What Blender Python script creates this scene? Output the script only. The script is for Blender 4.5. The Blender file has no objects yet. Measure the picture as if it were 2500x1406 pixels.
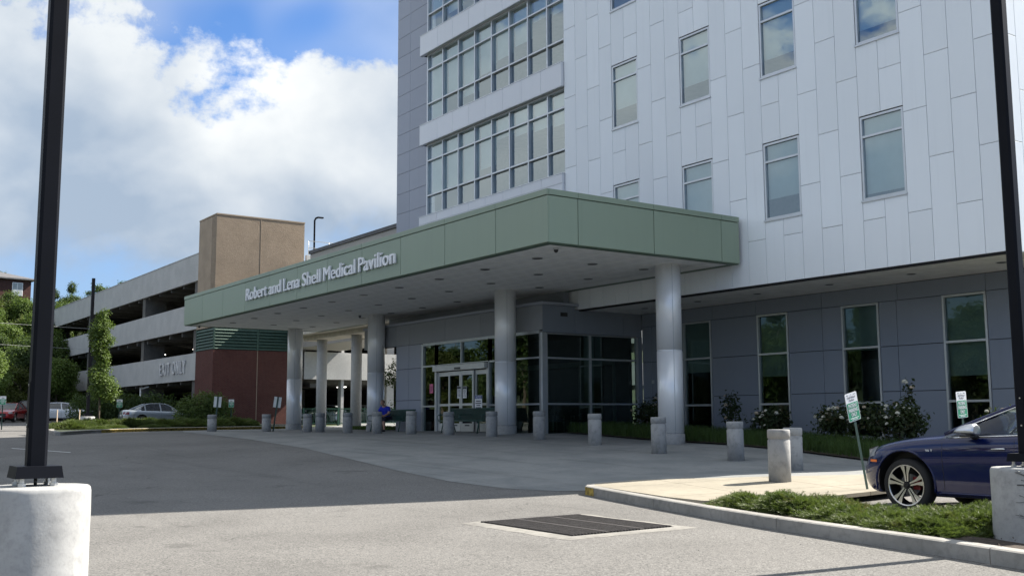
import bpy, bmesh, math, random
import numpy as np
from mathutils import Vector, Matrix
SC = bpy.context.scene
COL = SC.collection
R = math.radians
# ------------------------------------------------------------------ camera
YAW, PITCH, ROLL, F = 2.52750239, 0.122882259, -0.00483851578, 2547.26
cam = bpy.data.cameras.new('camera'); camo = bpy.data.objects.new('camera', cam); COL.objects.link(camo)
fw = Vector((math.cos(YAW)*math.cos(PITCH), math.sin(YAW)*math.cos(PITCH), math.sin(PITCH)))
rt = Vector((math.sin(YAW), -math.cos(YAW), 0)); up = rt.cross(fw)
c_, s_ = math.cos(ROLL), math.sin(ROLL)
rt2 = rt*c_ + up*s_; up2 = up*c_ - rt*s_
camo.matrix_world = Matrix(((rt2.x, up2.x, -fw.x, 0), (rt2.y, up2.y, -fw.y, 0), (rt2.z, up2.z, -fw.z, 1.5), (0, 0, 0, 1)))
cam.sensor_width = 36; cam.sensor_fit = 'HORIZONTAL'; cam.lens = F/2500*36
cam.clip_start = .1; cam.clip_end = 6000
SC.camera = camo
# ------------------------------------------------------------------ light
SUN_EL, SUN_AZ = R(43), R(9.6)          # azimuth from +Y towards +X
SKY = 0.088
CLOUD_SEED = (6.6, 4.8, 7.7)
sun = bpy.data.lights.new('sun', 'SUN'); suno = bpy.data.objects.new('sun', sun); COL.objects.link(suno)
sun.energy = 3.55; sun.angle = R(.53); sun.color = (1, .925, .82)
sd = Vector((math.sin(SUN_AZ)*math.cos(SUN_EL), math.cos(SUN_AZ)*math.cos(SUN_EL), math.sin(SUN_EL)))
suno.rotation_euler = sd.to_track_quat('Z', 'Y').to_euler(); suno.location = (0, 60, 60)
SC.view_settings.view_transform = 'Standard'; SC.view_settings.look = 'None'
SC.view_settings.gamma = 1; SC.view_settings.use_curve_mapping = False
SC.view_settings.exposure = 1.84
SC.cycles.max_bounces = 8; SC.cycles.transparent_max_bounces = 16; SC.cycles.glossy_bounces = 4
SC.cycles.diffuse_bounces = 4
try: SC.cycles.sample_clamp_indirect = 6
except Exception: pass

class NT:
    def __init__(s, tree): s.t = tree; s.t.nodes.clear()
    def n(s, typ, ins=None, **kw):
        nd = s.t.nodes.new(typ)
        for k, v in kw.items(): setattr(nd, k, v)
        for k, v in (ins or {}).items():
            sock = nd.inputs[k]
            if isinstance(v, bpy.types.NodeSocket): s.t.links.new(v, sock)
            else:
                if sock.type == 'RGBA' and hasattr(v, '__len__') and len(v) == 3: v = (*v, 1)
                sock.default_value = v
        return nd
    def m(s, op, a, b=0., c=None, clamp=False):
        ins = {0: a, 1: b}
        if c is not None: ins[2] = c
        return s.n('ShaderNodeMath', ins, operation=op, use_clamp=clamp).outputs[0]
    def mr(s, v, a, b, c=0., d=1., smooth=True):
        return s.n('ShaderNodeMapRange', {0: v, 1: a, 2: b, 3: c, 4: d}, interpolation_type='SMOOTHSTEP' if smooth else 'LINEAR').outputs[0]
    def mix(s, f, a, b, typ='MIX'):
        nd = s.n('ShaderNodeMix', {0: f, 6: a, 7: b}, data_type='RGBA', blend_type=typ); return nd.outputs[2]
    def noise(s, vec, scale, detail=4., rough=.5, dist=0.):
        return s.n('ShaderNodeTexNoise', {'Vector': vec, 'Scale': scale, 'Detail': detail, 'Roughness': rough, 'Distortion': dist}).outputs[0]
w = bpy.data.worlds.new('World'); SC.world = w; w.use_nodes = True
k = NT(w.node_tree)
sky = k.n('ShaderNodeTexSky', sky_type='NISHITA', sun_disc=False, sun_elevation=SUN_EL, sun_rotation=SUN_AZ, altitude=200, air_density=1.0, dust_density=.6, ozone_density=1.5)
gen = k.n('ShaderNodeTexCoord').outputs['Generated']
sep = k.n('ShaderNodeSeparateXYZ', {0: gen})
az = k.m('ARCTAN2', sep.outputs[0], sep.outputs[1])             # bearing, 0 = +Y
el = k.m('ARCSINE', sep.outputs[2])
# cumulus bank: its lit tops stand about 20 degrees high all round, ragged by noise
v1 = k.n('ShaderNodeVectorMath', {0: k.n('ShaderNodeVectorMath', {0: gen, 1: (1, 1, 1.3)}, operation='MULTIPLY').outputs[0], 1: CLOUD_SEED}, operation='ADD').outputs[0]
n_big = k.noise(v1, 2.6, 3, .5, .2)
n_mid = k.noise(v1, 7.5, 14, .60, .12)
n_fin = k.noise(v1, 22, 10, .62, .15)
wave = k.m('MULTIPLY', k.m('COSINE', k.m('ADD', az, 1.9)), .17)
edge = k.m('ADD', k.m('ADD', k.m('MULTIPLY', k.m('SUBTRACT', n_mid, .5), .34), k.m('MULTIPLY', k.m('SUBTRACT', n_fin, .5), .10)), k.m('ADD', wave, .238))
depth = k.m('SUBTRACT', edge, el)                                # how far below the bank's ragged top
bank = k.mr(depth, 0., .045)
bank = k.m('MULTIPLY', bank, k.mr(k.m('ADD', el, k.m('MULTIPLY', k.m('SUBTRACT', n_mid, .5), .25)), .07, .17, .12, 1.))
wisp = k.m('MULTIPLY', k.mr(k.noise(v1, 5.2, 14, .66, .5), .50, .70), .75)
high = k.m('MAXIMUM', wisp, k.m('MULTIPLY', k.mr(k.m('ADD', n_big, k.mr(el, .39, .48, 0., .26)), .50, .62), .92))  # overhead cloud out of view, thickened to lift ambient light and grey reflections
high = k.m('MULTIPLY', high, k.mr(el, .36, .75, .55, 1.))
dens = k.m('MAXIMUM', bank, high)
# shading: sunlit tops white, undersides blue-grey
soft = k.noise(v1, 4.2, 4, .5, .3)
lit = k.m('ADD', k.mr(depth, .27, .05, -.12, .60, False), k.m('MULTIPLY', k.m('SUBTRACT', soft, .475), 2.7))
lit = k.m('ADD', lit, k.m('MULTIPLY', k.m('SUBTRACT', n_mid, .5), .9))
lit = k.m('MAXIMUM', k.m('MINIMUM', lit, 1.), 0.)
cc = k.mix(lit, (1.30, 1.62, 2.05), (3.3, 3.38, 3.38))
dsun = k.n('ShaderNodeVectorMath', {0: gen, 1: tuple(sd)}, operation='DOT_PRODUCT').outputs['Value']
front = k.mr(dsun, .35, -.75, 1., 1.42)                          # front-lit clouds opposite the sun, brightened to lift ambient on shaded walls
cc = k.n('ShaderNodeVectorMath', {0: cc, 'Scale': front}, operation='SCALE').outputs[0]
skyc = k.mix(1., sky.outputs[0], (.31, .44, .61), 'MULTIPLY')
skyc = k.mix(k.mr(el, .02, .26, .75, 0.), skyc, (1.25, 1.75, 2.55))
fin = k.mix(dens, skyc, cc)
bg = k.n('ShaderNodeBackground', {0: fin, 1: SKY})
k.t.links.new(bg.outputs[0], k.n('ShaderNodeOutputWorld').inputs[0])

# ------------------------------------------------------------------ materials
MATS = {}
def mat(name, col, rough=.7, metal=0., var=.12, scale=3., bump=0., bscale=40., spec=.5, world=False, col2=None, coat=0., detail=5.):
    if name in MATS: return MATS[name]
    m = bpy.data.materials.new(name); m.use_nodes = True; k = NT(m.node_tree)
    tc = k.n('ShaderNodeTexCoord').outputs['Object']
    if world: tc = k.n('ShaderNodeNewGeometry').outputs['Position']
    nz = k.noise(tc, scale, detail, .55)
    a = [c*(1-var) for c in col]; b = [min(1, c*(1+var)) for c in (col2 or col)]
    base = k.mix(k.mr(nz, .3, .7), a, b)
    ins = {'Base Color': base, 'Roughness': rough, 'Metallic': metal, 'Specular IOR Level': spec, 'Coat Weight': coat, 'Coat Roughness': .03}
    if bump:
        bn = k.n('ShaderNodeBump', {'Height': k.noise(tc, bscale, 5, .6), 'Strength': 1., 'Distance': bump})
        ins['Normal'] = bn.outputs[0]
    p = k.n('ShaderNodeBsdfPrincipled', ins)
    k.t.links.new(p.outputs[0], k.n('ShaderNodeOutputMaterial').inputs[0])
    MATS[name] = m; return m
def newmat(name):
    m = bpy.data.materials.new(name); m.use_nodes = True; MATS[name] = m; return m, NT(m.node_tree)
def out(k, p): k.t.links.new(p.outputs[0], k.n('ShaderNodeOutputMaterial').inputs[0])

m, k = newmat('asphalt')
pos = k.n('ShaderNodeNewGeometry').outputs['Position']
f1 = k.noise(pos, 62, 2, .7); f2 = k.noise(pos, 24, 3, .7); f3 = k.noise(pos, .35, 5, .6, .5); f4 = k.noise(pos, 2.2, 5, .6)
vor = k.n('ShaderNodeTexVoronoi', {'Vector': pos, 'Scale': 60.}).outputs['Color']
vg = k.n('ShaderNodeSeparateColor', {0: vor}).outputs[0]
sp = k.m('ADD', k.m('MULTIPLY', k.mr(f1, .32, .68), .45), k.m('ADD', k.m('MULTIPLY', vg, .35), k.m('MULTIPLY', k.mr(f2, .3, .7), .2)))
base = k.mix(sp, (.036, .037, .037), (.275, .268, .255))
base = k.mix(k.mr(f3, .35, .7), base, k.mix(1., base, (.80, .80, .80), 'MULTIPLY'))
base = k.mix(k.m('MULTIPLY', k.mr(f4, .5, .8), .4), base, (.16, .155, .15))
wp = k.n('ShaderNodeVectorMath', {0: pos, 1: k.n('ShaderNodeVectorMath', {0: k.n('ShaderNodeTexNoise', {'Vector': pos, 'Scale': .8, 'Detail': 4.}).outputs['Color'], 'Scale': 1.1}, operation='SCALE').outputs[0]}, operation='ADD').outputs[0]
cr = k.n('ShaderNodeTexVoronoi', {'Vector': wp, 'Scale': .16}, feature='DISTANCE_TO_EDGE').outputs['Distance']
base = k.mix(k.m('MULTIPLY', k.mr(cr, .0005, .0030, 1., 0.), k.mr(f3, .42, .6, 0., .55)), base, (.03, .03, .03))
oil = k.noise(pos, .9, 3, .5, .2); base = k.mix(k.mr(oil, .66, .74, 0., .45), base, (.06, .058, .056))
mp2 = k.n('ShaderNodeMapping', {'Vector': pos, 'Rotation': (0, 0, .25), 'Scale': (.07, 1.2, 1.)}).outputs[0]
base = k.mix(k.mr(k.noise(mp2, 1.3, 4, .55, .6), .58, .72, 0., .28), base, (.07, .068, .066))
bn = k.n('ShaderNodeBump', {'Height': sp, 'Strength': .5, 'Distance': .006})
out(k, k.n('ShaderNodeBsdfPrincipled', {'Base Color': base, 'Roughness': .88, 'Normal': bn.outputs[0], 'Specular IOR Level': .3}))

def concrete(name, lo, hi, stain=.25, tyre=False, fine=120):
    m, k = newmat(name); pos = k.n('ShaderNodeNewGeometry').outputs['Position']
    a = k.noise(pos, .8, 6, .62, .4); b = k.noise(pos, 9, 6, .6); c = k.noise(pos, fine, 3, .6)
    base = k.mix(k.mr(a, .3, .7), lo, hi)
    base = k.mix(k.m('MULTIPLY', k.mr(b, .45, .75), stain), base, [x*.55 for x in lo])
    base = k.mix(k.m('MULTIPLY', k.mr(c, .45, .8), .25), base, [x*.6 for x in lo])
    if tyre:                                   # faint curved tyre marks along the lane
        mp = k.n('ShaderNodeMapping', {'Vector': pos, 'Scale': (.10, 1.1, 1.), 'Rotation': (0, 0, .07)}).outputs[0]
        t = k.noise(mp, 1.6, 4, .55, .25)
        base = k.mix(k.m('MULTIPLY', k.mr(t, .54, .66), .30), base, [x*.5 for x in lo])
    bn = k.n('ShaderNodeBump', {'Height': k.m('ADD', k.m('MULTIPLY', c, .5), b), 'Strength': .5, 'Distance': .004})
    out(k, k.n('ShaderNodeBsdfPrincipled', {'Base Color': base, 'Roughness': .85, 'Normal': bn.outputs[0], 'Specular IOR Level': .35}))
    return m
concrete('drive_concrete', (.185, .195, .195), (.26, .265, .258), .25, True)
concrete('walk_concrete', (.25, .228, .182), (.32, .292, .232), .32)
concrete('kerb_concrete', (.24, .236, .222), (.34, .33, .31), .5)
concrete('bollard_concrete', (.24, .245, .25), (.37, .37, .36), .5, fine=60)
concrete('collar_concrete', (.17, .165, .155), (.27, .262, .24), .6)
concrete('base_concrete', (.28, .285, .285), (.43, .435, .43), .40, fine=40)
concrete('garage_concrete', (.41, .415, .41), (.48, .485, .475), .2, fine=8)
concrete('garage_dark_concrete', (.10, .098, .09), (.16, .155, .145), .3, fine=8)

def wallmat(name, col, var=.05, rough=.55, streak=.12, metal=0.):
    # cladding: faint vertical streaks and a slow tone drift, one tone offset per panel
    m, k = newmat(name); pos = k.n('ShaderNodeNewGeometry').outputs['Position']
    mp = k.n('ShaderNodeMapping', {'Vector': pos, 'Scale': (3., 3., .18)}).outputs[0]
    st = k.noise(mp, 1.5, 5, .6); sl = k.noise(pos, .25, 3, .5)
    rnd = k.n('ShaderNodeObjectInfo').outputs['Random']
    base = k.mix(k.mr(rnd, 0, 1), [c*(1-var) for c in col], [min(1, c*(1+var)) for c in col])
    base = k.mix(k.m('MULTIPLY', k.mr(st, .5, .8), streak), base, [c*.6 for c in col])
    base = k.mix(k.m('MULTIPLY', k.mr(sl, .4, .7), .10), base, [c*.75 for c in col])
    bn = k.n('ShaderNodeBump', {'Height': k.noise(pos, .9, 2, .5), 'Strength': 1., 'Distance': .006})
    out(k, k.n('ShaderNodeBsdfPrincipled', {'Base Color': base, 'Roughness': rough, 'Metallic': metal, 'Specular IOR Level': .45, 'Normal': bn.outputs[0]}))
    return m
wallmat('white_panel', (.80, .84, .875), .03, .45, .10)
wallmat('spandrel_panel', (.73, .75, .79), .02, .45, .10)
wallmat('dark_panel', (.22, .25, .30), .035, .5, .10)
wallmat('grey_panel', (.33, .355, .42), .03, .5, .10)
wallmat('vestibule_panel', (.27, .285, .31), .03, .5, .10)
wallmat('green_panel', (.26, .325, .245), .03, .42, .14)
wallmat('wing_panel', (.36, .34, .31), .02, .6, .12)
wallmat('column_metal', (.84, .85, .86), .01, .36, .04, .25)
mat('joint_black', (.012, .012, .014), .9)
mat('green_soffit_trim', (.10, .155, .11), .5)
mat('soffit_tile', (.84, .85, .84), .85, var=.06, scale=2., bump=.001, bscale=120)
mat('lens_dark', (.03, .03, .03), .3)
mat('frame_metal', (.52, .54, .56), .35, .6, .04)
mat('door_metal', (.60, .61, .60), .4, .35, .05)
mat('interior_wall', (.34, .38, .40), .9)
mat('interior_dark', (.12, .13, .135), .9)
mat('shade_fabric', (.68, .74, .74), .9, var=.03)
mat('letter_white', (.80, .81, .83), .35)
mat('letter_grey', (.62, .62, .62), .7)
mat('pole_paint', (.0045, .0055, .009), .5, .0, .12, spec=.12)
mat('pole_bolt', (.55, .55, .55), .3, .9)
mat('iron', (.075, .070, .069), .6, .5, .3, 20)
mat('black_void', (.004, .004, .004), .9)
mat('green_post', (.02, .05, .035), .45)
mat('sign_green', (.03, .27, .14), .4, var=.03); mat('sign_white', (.78, .79, .80), .4, var=.03)
mat('sign_blue', (.02, .05, .25), .4); mat('sign_ink', (.03, .03, .05), .5); mat('sign_pink', (.75, .16, .32), .5)
mat('alu_back', (.62, .63, .60), .45, .2)
mat('bench_green', (.018, .07, .055), .4, coat=.2)
mat('rail_green', (.015, .07, .045), .4)
mat('kerb_yellow', (.30, .215, .045), .8, var=.55, scale=14)
mat('soil', (.045, .033, .024), .95, var=.5, scale=18, bump=.02, bscale=25)
mat('turf', (.022, .033, .012), .95, var=.45, scale=.4, world=True, col2=(.035, .05, .018))
mat('bark', (.12, .095, .07), .9, var=.35, scale=12, bump=.01)
mat('tan_wall', (.34, .27, .20), .9, var=.10, scale=1.2, world=True)
mat('cream_soffit', (.52, .48, .40), .8)
mat('grey_roof', (.11, .11, .115), .8, var=.15)
mat('lamp_on', (.9, .9, .85), .5)
m, k = newmat('lamp_glow'); e = k.n('ShaderNodeEmission', {0: (1, .97, .86, 1), 1: 1.6}); out(k, e)

def brickmat(name, c1, c2, mortar, bw=.2, bh=.067, bump=.004, soft=.02):
    m, k = newmat(name); pos = k.n('ShaderNodeNewGeometry').outputs['Position']
    s = k.n('ShaderNodeSeparateXYZ', {0: pos})
    v = k.n('ShaderNodeCombineXYZ', {0: k.m('ADD', s.outputs[0], s.outputs[1]), 1: s.outputs[2], 2: 0.}).outputs[0]
    b = k.n('ShaderNodeTexBrick', {'Vector': v, 'Color1': c1, 'Color2': c2, 'Mortar': mortar, 'Scale': 1., 'Mortar Size': .009, 'Mortar Smooth': soft, 'Brick Width': bw, 'Row Height': bh, 'Bias': 0.})
    n = k.noise(pos, .7, 5, .6); n2 = k.noise(pos, 12, 4, .6)
    base = k.mix(k.m('MULTIPLY', k.mr(n, .4, .75), .3), b.outputs[0], [x*.55 for x in c1])
    h = k.m('ADD', k.m('SUBTRACT', 1., b.outputs['Fac']), k.m('MULTIPLY', n2, .8))
    bn = k.n('ShaderNodeBump', {'Height': h, 'Strength': 1., 'Distance': bump})
    out(k, k.n('ShaderNodeBsdfPrincipled', {'Base Color': base, 'Roughness': .9, 'Normal': bn.outputs[0], 'Specular IOR Level': .2}))
brickmat('red_brick', (.088, .030, .026), (.115, .040, .034), (.13, .085, .075))
brickmat('house_brick', (.075, .032, .028), (.055, .024, .022), (.1, .08, .07), .3, .1)
brickmat('split_block', (.33, .265, .20), (.385, .31, .235), (.31, .245, .185), .2, .067, .022, .5)
def glass(name, tint, fac, ior, wob=.0025, rough=0.01, gcol=(.92, .97, 1.)):
    m, k = newmat(name); pos = k.n('ShaderNodeNewGeometry').outputs['Position']
    bn = k.n('ShaderNodeBump', {'Height': k.noise(pos, .9, 2, .5, .3), 'Strength': 1., 'Distance': wob})
    fr = k.n('ShaderNodeFresnel', {'IOR': ior}).outputs[0]
    fc = k.m('MULTIPLY_ADD', fr, 1., fac, clamp=True)
    g = k.n('ShaderNodeBsdfGlossy', {'Color': gcol, 'Roughness': rough, 'Normal': bn.outputs[0]})
    t = k.n('ShaderNodeBsdfTransparent', {'Color': tint})
    mx = k.n('ShaderNodeMixShader', {0: fc, 1: t.outputs[0], 2: g.outputs[0]}); out(k, mx); return m
glass('upper_glass', (.76, .84, .83), .20, 1.55, .002, gcol=(.80,.90,.93))
glass('lower_glass', (.30, .38, .34), .06, 1.5, .0014, gcol=(.70, .80, .75))
glass('tall_glass', (.34, .42, .40), .03, 1.5, .0014, gcol=(.55, .66, .64))
glass('car_glass', (.62, .68, .66), .02, 1.45, 0.)
glass('car_glass_far', (.10, .12, .13), .06, 1.5, 0.)

def foliage(name, c1, c2, trans=.35, scale=1.3, rough=.6, dry=None):
    m, k = newmat(name); pos = k.n('ShaderNodeNewGeometry').outputs['Position']
    rnd = k.n('ShaderNodeNewGeometry').outputs['Random Per Island']
    orn = k.n('ShaderNodeObjectInfo').outputs['Random']
    f = k.m('ADD', k.m('MULTIPLY', rnd, .6), k.m('MULTIPLY', k.mr(k.noise(pos, scale, 3, .5), .3, .7), .4))
    col = k.mix(f, c1, c2)
    if dry: col = k.mix(k.mr(k.noise(pos, 3.1, 3), .56, .72, 0, .7), col, dry)
    col = k.mix(k.m('MULTIPLY', orn, .3), col, [x*.72 for x in c1])
    d = k.n('ShaderNodeBsdfPrincipled', {'Base Color': col, 'Roughness': rough, 'Specular IOR Level': .3})
    t = k.n('ShaderNodeBsdfTranslucent', {'Color': k.mix(.5, col, (.16, .24, .03))})
    mx = k.n('ShaderNodeMixShader', {0: trans, 1: d.outputs[0], 2: t.outputs[0]}); out(k, mx); return m
foliage('leaf_bright', (.062, .108, .022), (.14, .205, .046))
foliage('leaf_mid', (.045, .08, .02), (.11, .16, .046))
foliage('leaf_dark', (.032, .06, .02), (.08, .125, .04))
foliage('leaf_olive', (.06, .08, .02), (.12, .14, .04))
foliage('juniper_leaf', (.036, .066, .018), (.155, .19, .058), .28, 2.2, dry=(.16, .12, .05))
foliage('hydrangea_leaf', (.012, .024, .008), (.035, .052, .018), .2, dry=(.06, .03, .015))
foliage('grass_leaf', (.032, .068, .018), (.09, .15, .038), .3)
mat('petal', (.62, .60, .50), .8, var=.15, scale=30)
mat('petal_old', (.46, .38, .28), .85, var=.2, scale=30)

# ------------------------------------------------------------------ mesh helpers
class MB:
    def __init__(s): s.v = []; s.f = []; s.mi = []; s.sm = []
    def add(s, vs, fs, mi=0, smooth=False):
        o = len(s.v); s.v += [tuple(p) for p in vs]
        for f in fs: s.f.append(tuple(i+o for i in f)); s.mi.append(mi); s.sm.append(smooth)
        return s
    def box(s, x0, x1, y0, y1, z0, z1, mi=0):
        vs = [(x0, y0, z0), (x1, y0, z0), (x1, y1, z0), (x0, y1, z0), (x0, y0, z1), (x1, y0, z1), (x1, y1, z1), (x0, y1, z1)]
        return s.add(vs, [(0, 3, 2, 1), (4, 5, 6, 7), (0, 1, 5, 4), (1, 2, 6, 5), (2, 3, 7, 6), (3, 0, 4, 7)], mi)
    def bar(s, a, b, wx, wz, mi=0, upv=(0, 0, 1)):
        a = Vector(a); b = Vector(b); d = (b-a).normalized(); u = Vector(upv)
        if abs(d.dot(u)) > .98: u = Vector((1, 0, 0))
        r = d.cross(u).normalized(); u = r.cross(d)
        vs = []
        for p in (a, b):
            for sx, sz in ((-1, -1), (1, -1), (1, 1), (-1, 1)): vs.append(p + r*sx*wx/2 + u*sz*wz/2)
        return s.add(vs, [(0, 3, 2, 1), (4, 5, 6, 7), (0, 1, 5, 4), (1, 2, 6, 5), (2, 3, 7, 6), (3, 0, 4, 7)], mi)
    def lathe(s, prof, n=24, c=(0, 0, 0), mi=0, axis='z', smooth=True, wob=None, caps=True):
        vs = []; fs = []
        for (r, z) in prof:
            for i in range(n):
                a = 2*math.pi*i/n
                rr = r*(1+(wob(a, z) if wob else 0))
                x, y = rr*math.cos(a), rr*math.sin(a)
                p = (x, y, z) if axis == 'z' else ((x, z, y) if axis == 'y' else (z, x, y))
                vs.append((p[0]+c[0], p[1]+c[1], p[2]+c[2]))
        m_ = len(prof)
        for j in range(m_-1):
            for i in range(n):
                a = j*n+i; b = j*n+(i+1) % n
                fs.append((a, b, b+n, a+n))
        s.add(vs, fs, mi, smooth); o = len(s.v)-m_*n
        if not caps: return s
        s.f.append(tuple(o+i for i in range(n))[::-1]); s.mi.append(mi); s.sm.append(False)
        s.f.append(tuple(o+(m_-1)*n+i for i in range(n))); s.mi.append(mi); s.sm.append(False)
        return s
    def tube(s, pts, rad, n=8, mi=0, closed=False):
        pts = [Vector(p) for p in pts]; m_ = len(pts); vs = []; fs = []
        rads = rad if hasattr(rad, '__len__') else [rad]*m_
        pu = None
        for i, p in enumerate(pts):
            a = pts[(i-1) % m_] if (closed or i > 0) else p; b = pts[(i+1) % m_] if (closed or i < m_-1) else p
            d = (b-a).normalized()
            u = Vector((0, 0, 1)) if pu is None else pu
            if abs(d.dot(u)) > .97: u = Vector((1, 0, 0)) if abs(d.x) < .9 else Vector((0, 1, 0))
            r = d.cross(u).normalized(); u = r.cross(d).normalized(); pu = u
            for q in range(n):
                t = 2*math.pi*q/n; vs.append(p + (r*math.cos(t)+u*math.sin(t))*rads[i])
        for i in range(m_ if closed else m_-1):
            for q in range(n):
                a = i*n+q; b = i*n+(q+1) % n; c = ((i+1) % m_)*n+(q+1) % n; d = ((i+1) % m_)*n+q
                fs.append((a, b, c, d))
        s.add(vs, fs, mi, True)
        if not closed:
            o = len(s.v)-m_*n
            s.f.append(tuple(o+i for i in range(n))[::-1]); s.mi.append(mi); s.sm.append(False)
            s.f.append(tuple(o+(m_-1)*n+i for i in range(n))); s.mi.append(mi); s.sm.append(False)
        return s
    def prism(s, poly, z0, z1, mi=0):       # poly xy list; z0,z1 numbers or functions
        n = len(poly); f0 = z0 if callable(z0) else (lambda x, y: z0); f1 = z1 if callable(z1) else (lambda x, y: z1)
        vs = [(x, y, f0(x, y)) for x, y in poly]+[(x, y, f1(x, y)) for x, y in poly]
        fs = [tuple(range(n))[::-1], tuple(range(n, 2*n))]+[(i, (i+1) % n, n+(i+1) % n, n+i) for i in range(n)]
        return s.add(vs, fs, mi)
    def mesh(s, name, mats, off=(0, 0, 0)):
        me = bpy.data.meshes.new(name)
        ox, oy, oz = off
        me.from_pydata([(x-ox, y-oy, z-oz) for x, y, z in s.v] if off != (0, 0, 0) else s.v, [], s.f)
        for mm in (mats if isinstance(mats, (list, tuple)) else [mats]): me.materials.append(MATS[mm] if isinstance(mm, str) else mm)
        me.polygons.foreach_set('material_index', s.mi); me.polygons.foreach_set('use_smooth', s.sm)
        me.update(); return me
    def build(s, name, mats, parent=None, off=(0, 0, 0)):
        return link(name, s.mesh(name, mats, off), parent)
WL = {}
def link(name, me, parent=None, loc=(0, 0, 0)):
    o = bpy.data.objects.new(name, me); COL.objects.link(o)
    if parent is not None: o.parent = parent
    o.location = loc; return o
def wb(mb, name, mats, parent):              # build a mesh given in world coordinates under an unrotated parent (any depth)
    off = Vector((0, 0, 0)); p = parent
    while p is not None: off += p.location; p = p.parent
    return mb.build(name, mats, parent, tuple(off))
def empty(name, loc=(0, 0, 0), rz=0., label=None, cat=None, group=None):
    o = bpy.data.objects.new(name, None); COL.objects.link(o); o.location = loc; o.rotation_euler = (0, 0, rz)
    o.empty_display_size = .2
    tag(o, label, cat, group); return o
def tag(o, label=None, cat=None, group=None, kind=None):
    if label: o['label'] = label
    if cat: o['category'] = cat
    if group: o['group'] = group
    if kind: o['kind'] = kind
    return o
def struct(mb, name, mats): o = mb.build(name, mats); o['kind'] = 'structure'; return o
def dup(root, loc=None, rz=None, label=None, group=None):
    def cp(o, par):
        c = o.copy(); COL.objects.link(c); c.parent = par
        for ch in [x for x in KIDS.get(o.name, [])] : cp(ch, c)
        return c
    KIDS = {}
    for x in COL.objects:
        if x.parent is not None: KIDS.setdefault(x.parent.name, []).append(x)
    r = cp(root, root.parent)
    if loc is not None: r.location = loc
    if rz is not None: r.rotation_euler = (r.rotation_euler[0], r.rotation_euler[1], rz)
    if label: r['label'] = label
    if group: r['group'] = group
    return r
def textmesh(body, size, ext=.005, off=0., mat_='letter_white', align='LEFT', sx=1., name='lettering', space=1.):
    cu = bpy.data.curves.new('text', 'FONT'); cu.body = body; cu.size = size; cu.extrude = ext; cu.offset = off; cu.align_x = align; cu.space_character = space
    cu.resolution_u = 3
    ob = bpy.data.objects.new('text', cu); COL.objects.link(ob)
    bpy.context.view_layer.update()
    me = bpy.data.meshes.new_from_object(ob.evaluated_get(bpy.context.evaluated_depsgraph_get()))
    bpy.data.objects.remove(ob); bpy.data.curves.remove(cu)
    if sx != 1:
        for v in me.vertices: v.co.x *= sx
    me.materials.clear(); me.materials.append(MATS[mat_]); me.name = name
    return me
def bold(me, d):
    n = len(me.vertices); v = [tuple(x.co) for x in me.vertices]; f = [tuple(p.vertices) for p in me.polygons]
    V = []; Fc = []
    for q, (dx, dz) in enumerate(((-d, 0.), (0., .0008), (d, .0016))):
        V += [(a+dx, b, c+dz) for a, b, c in v]; Fc += [tuple(i+q*n for i in p) for p in f]
    m2 = bpy.data.meshes.new(me.name); m2.from_pydata(V, [], Fc); m2.materials.append(me.materials[0]); return m2
def smooth_by_angle(me, ang=35):
    bm = bmesh.new(); bm.from_mesh(me); c = math.radians(ang)
    for f in bm.faces: f.smooth = True
    for e in bm.edges:
        if len(e.link_faces) == 2:
            try: e.smooth = e.calc_face_angle() < c
            except ValueError: pass
    bm.to_mesh(me); bm.free()

# ------------------------------------------------------------------ ground height
CTL = np.array([(-44.74,15.61,.96),(-43.4,17.54,.92),(-41.1,19,.89),(-37.9,18.7,.9),(-35.8,18.9,.9),(-33.7,19.2,.89),(-31.2,19.3,.9),(-29.1,19.6,.84),(-26.5,19.7,.79),
 (-23.4,19.4,.69),(-19.8,18.5,.58),(-17.25,18.6,.44),(-14.4,17.8,.36),(-13,14.8,.23),(-14.5,14,.2),(-10.7,14.4,.14),(-10.5,17,.22),
 (-28.7,21.5,.93),(-37,21.5,.95),(-22.3,21.3,.70),(-14.8,12,.14),(-12.8,9.5,.08),(-9.2,13.4,.11),(-6.1,10.7,.10),(-6.5,7.6,.05),(0,0,0),(-3,5,.02),(-8,1.5,.06),(-15,4,.12),(-5,15,.12),
 (-5,22,.25),(-12,24,.5),(-20,25,.75),(-30,5,.3),(-30,12,.5),(-45,8,.70),(-48,21,.92),(-51.5,12,.85),(-61,10,.96),(-61,16,.95),(-61,22,.96),(-61,28.6,.98),(-86,19,1.28),(-70,20,1.1),(-72,8,1.08),
 (-20,-10,0),(0,-20,-.1),(-60,-20,.6),(10,10,-.1),(10,30,0),(-40,30,.97),(-90,40,1.3),(-110,25,1.5),(-110,0,1.4),(-85,-15,1.0)], float)
def _tps(d2): d2 = np.maximum(d2, 1e-9); return .5*d2*np.log(d2)
_n = len(CTL); _D = ((CTL[:, None, :2]-CTL[None, :, :2])**2).sum(-1)
_A = np.zeros((_n+3, _n+3)); _A[:_n, :_n] = _tps(_D)+np.eye(_n)*8.; _A[:_n, _n] = 1; _A[:_n, _n+1:] = CTL[:, :2]; _A[_n:, :_n] = _A[:_n, _n:].T
_W = np.linalg.solve(_A, np.concatenate([CTL[:, 2], [0, 0, 0]]))
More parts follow.
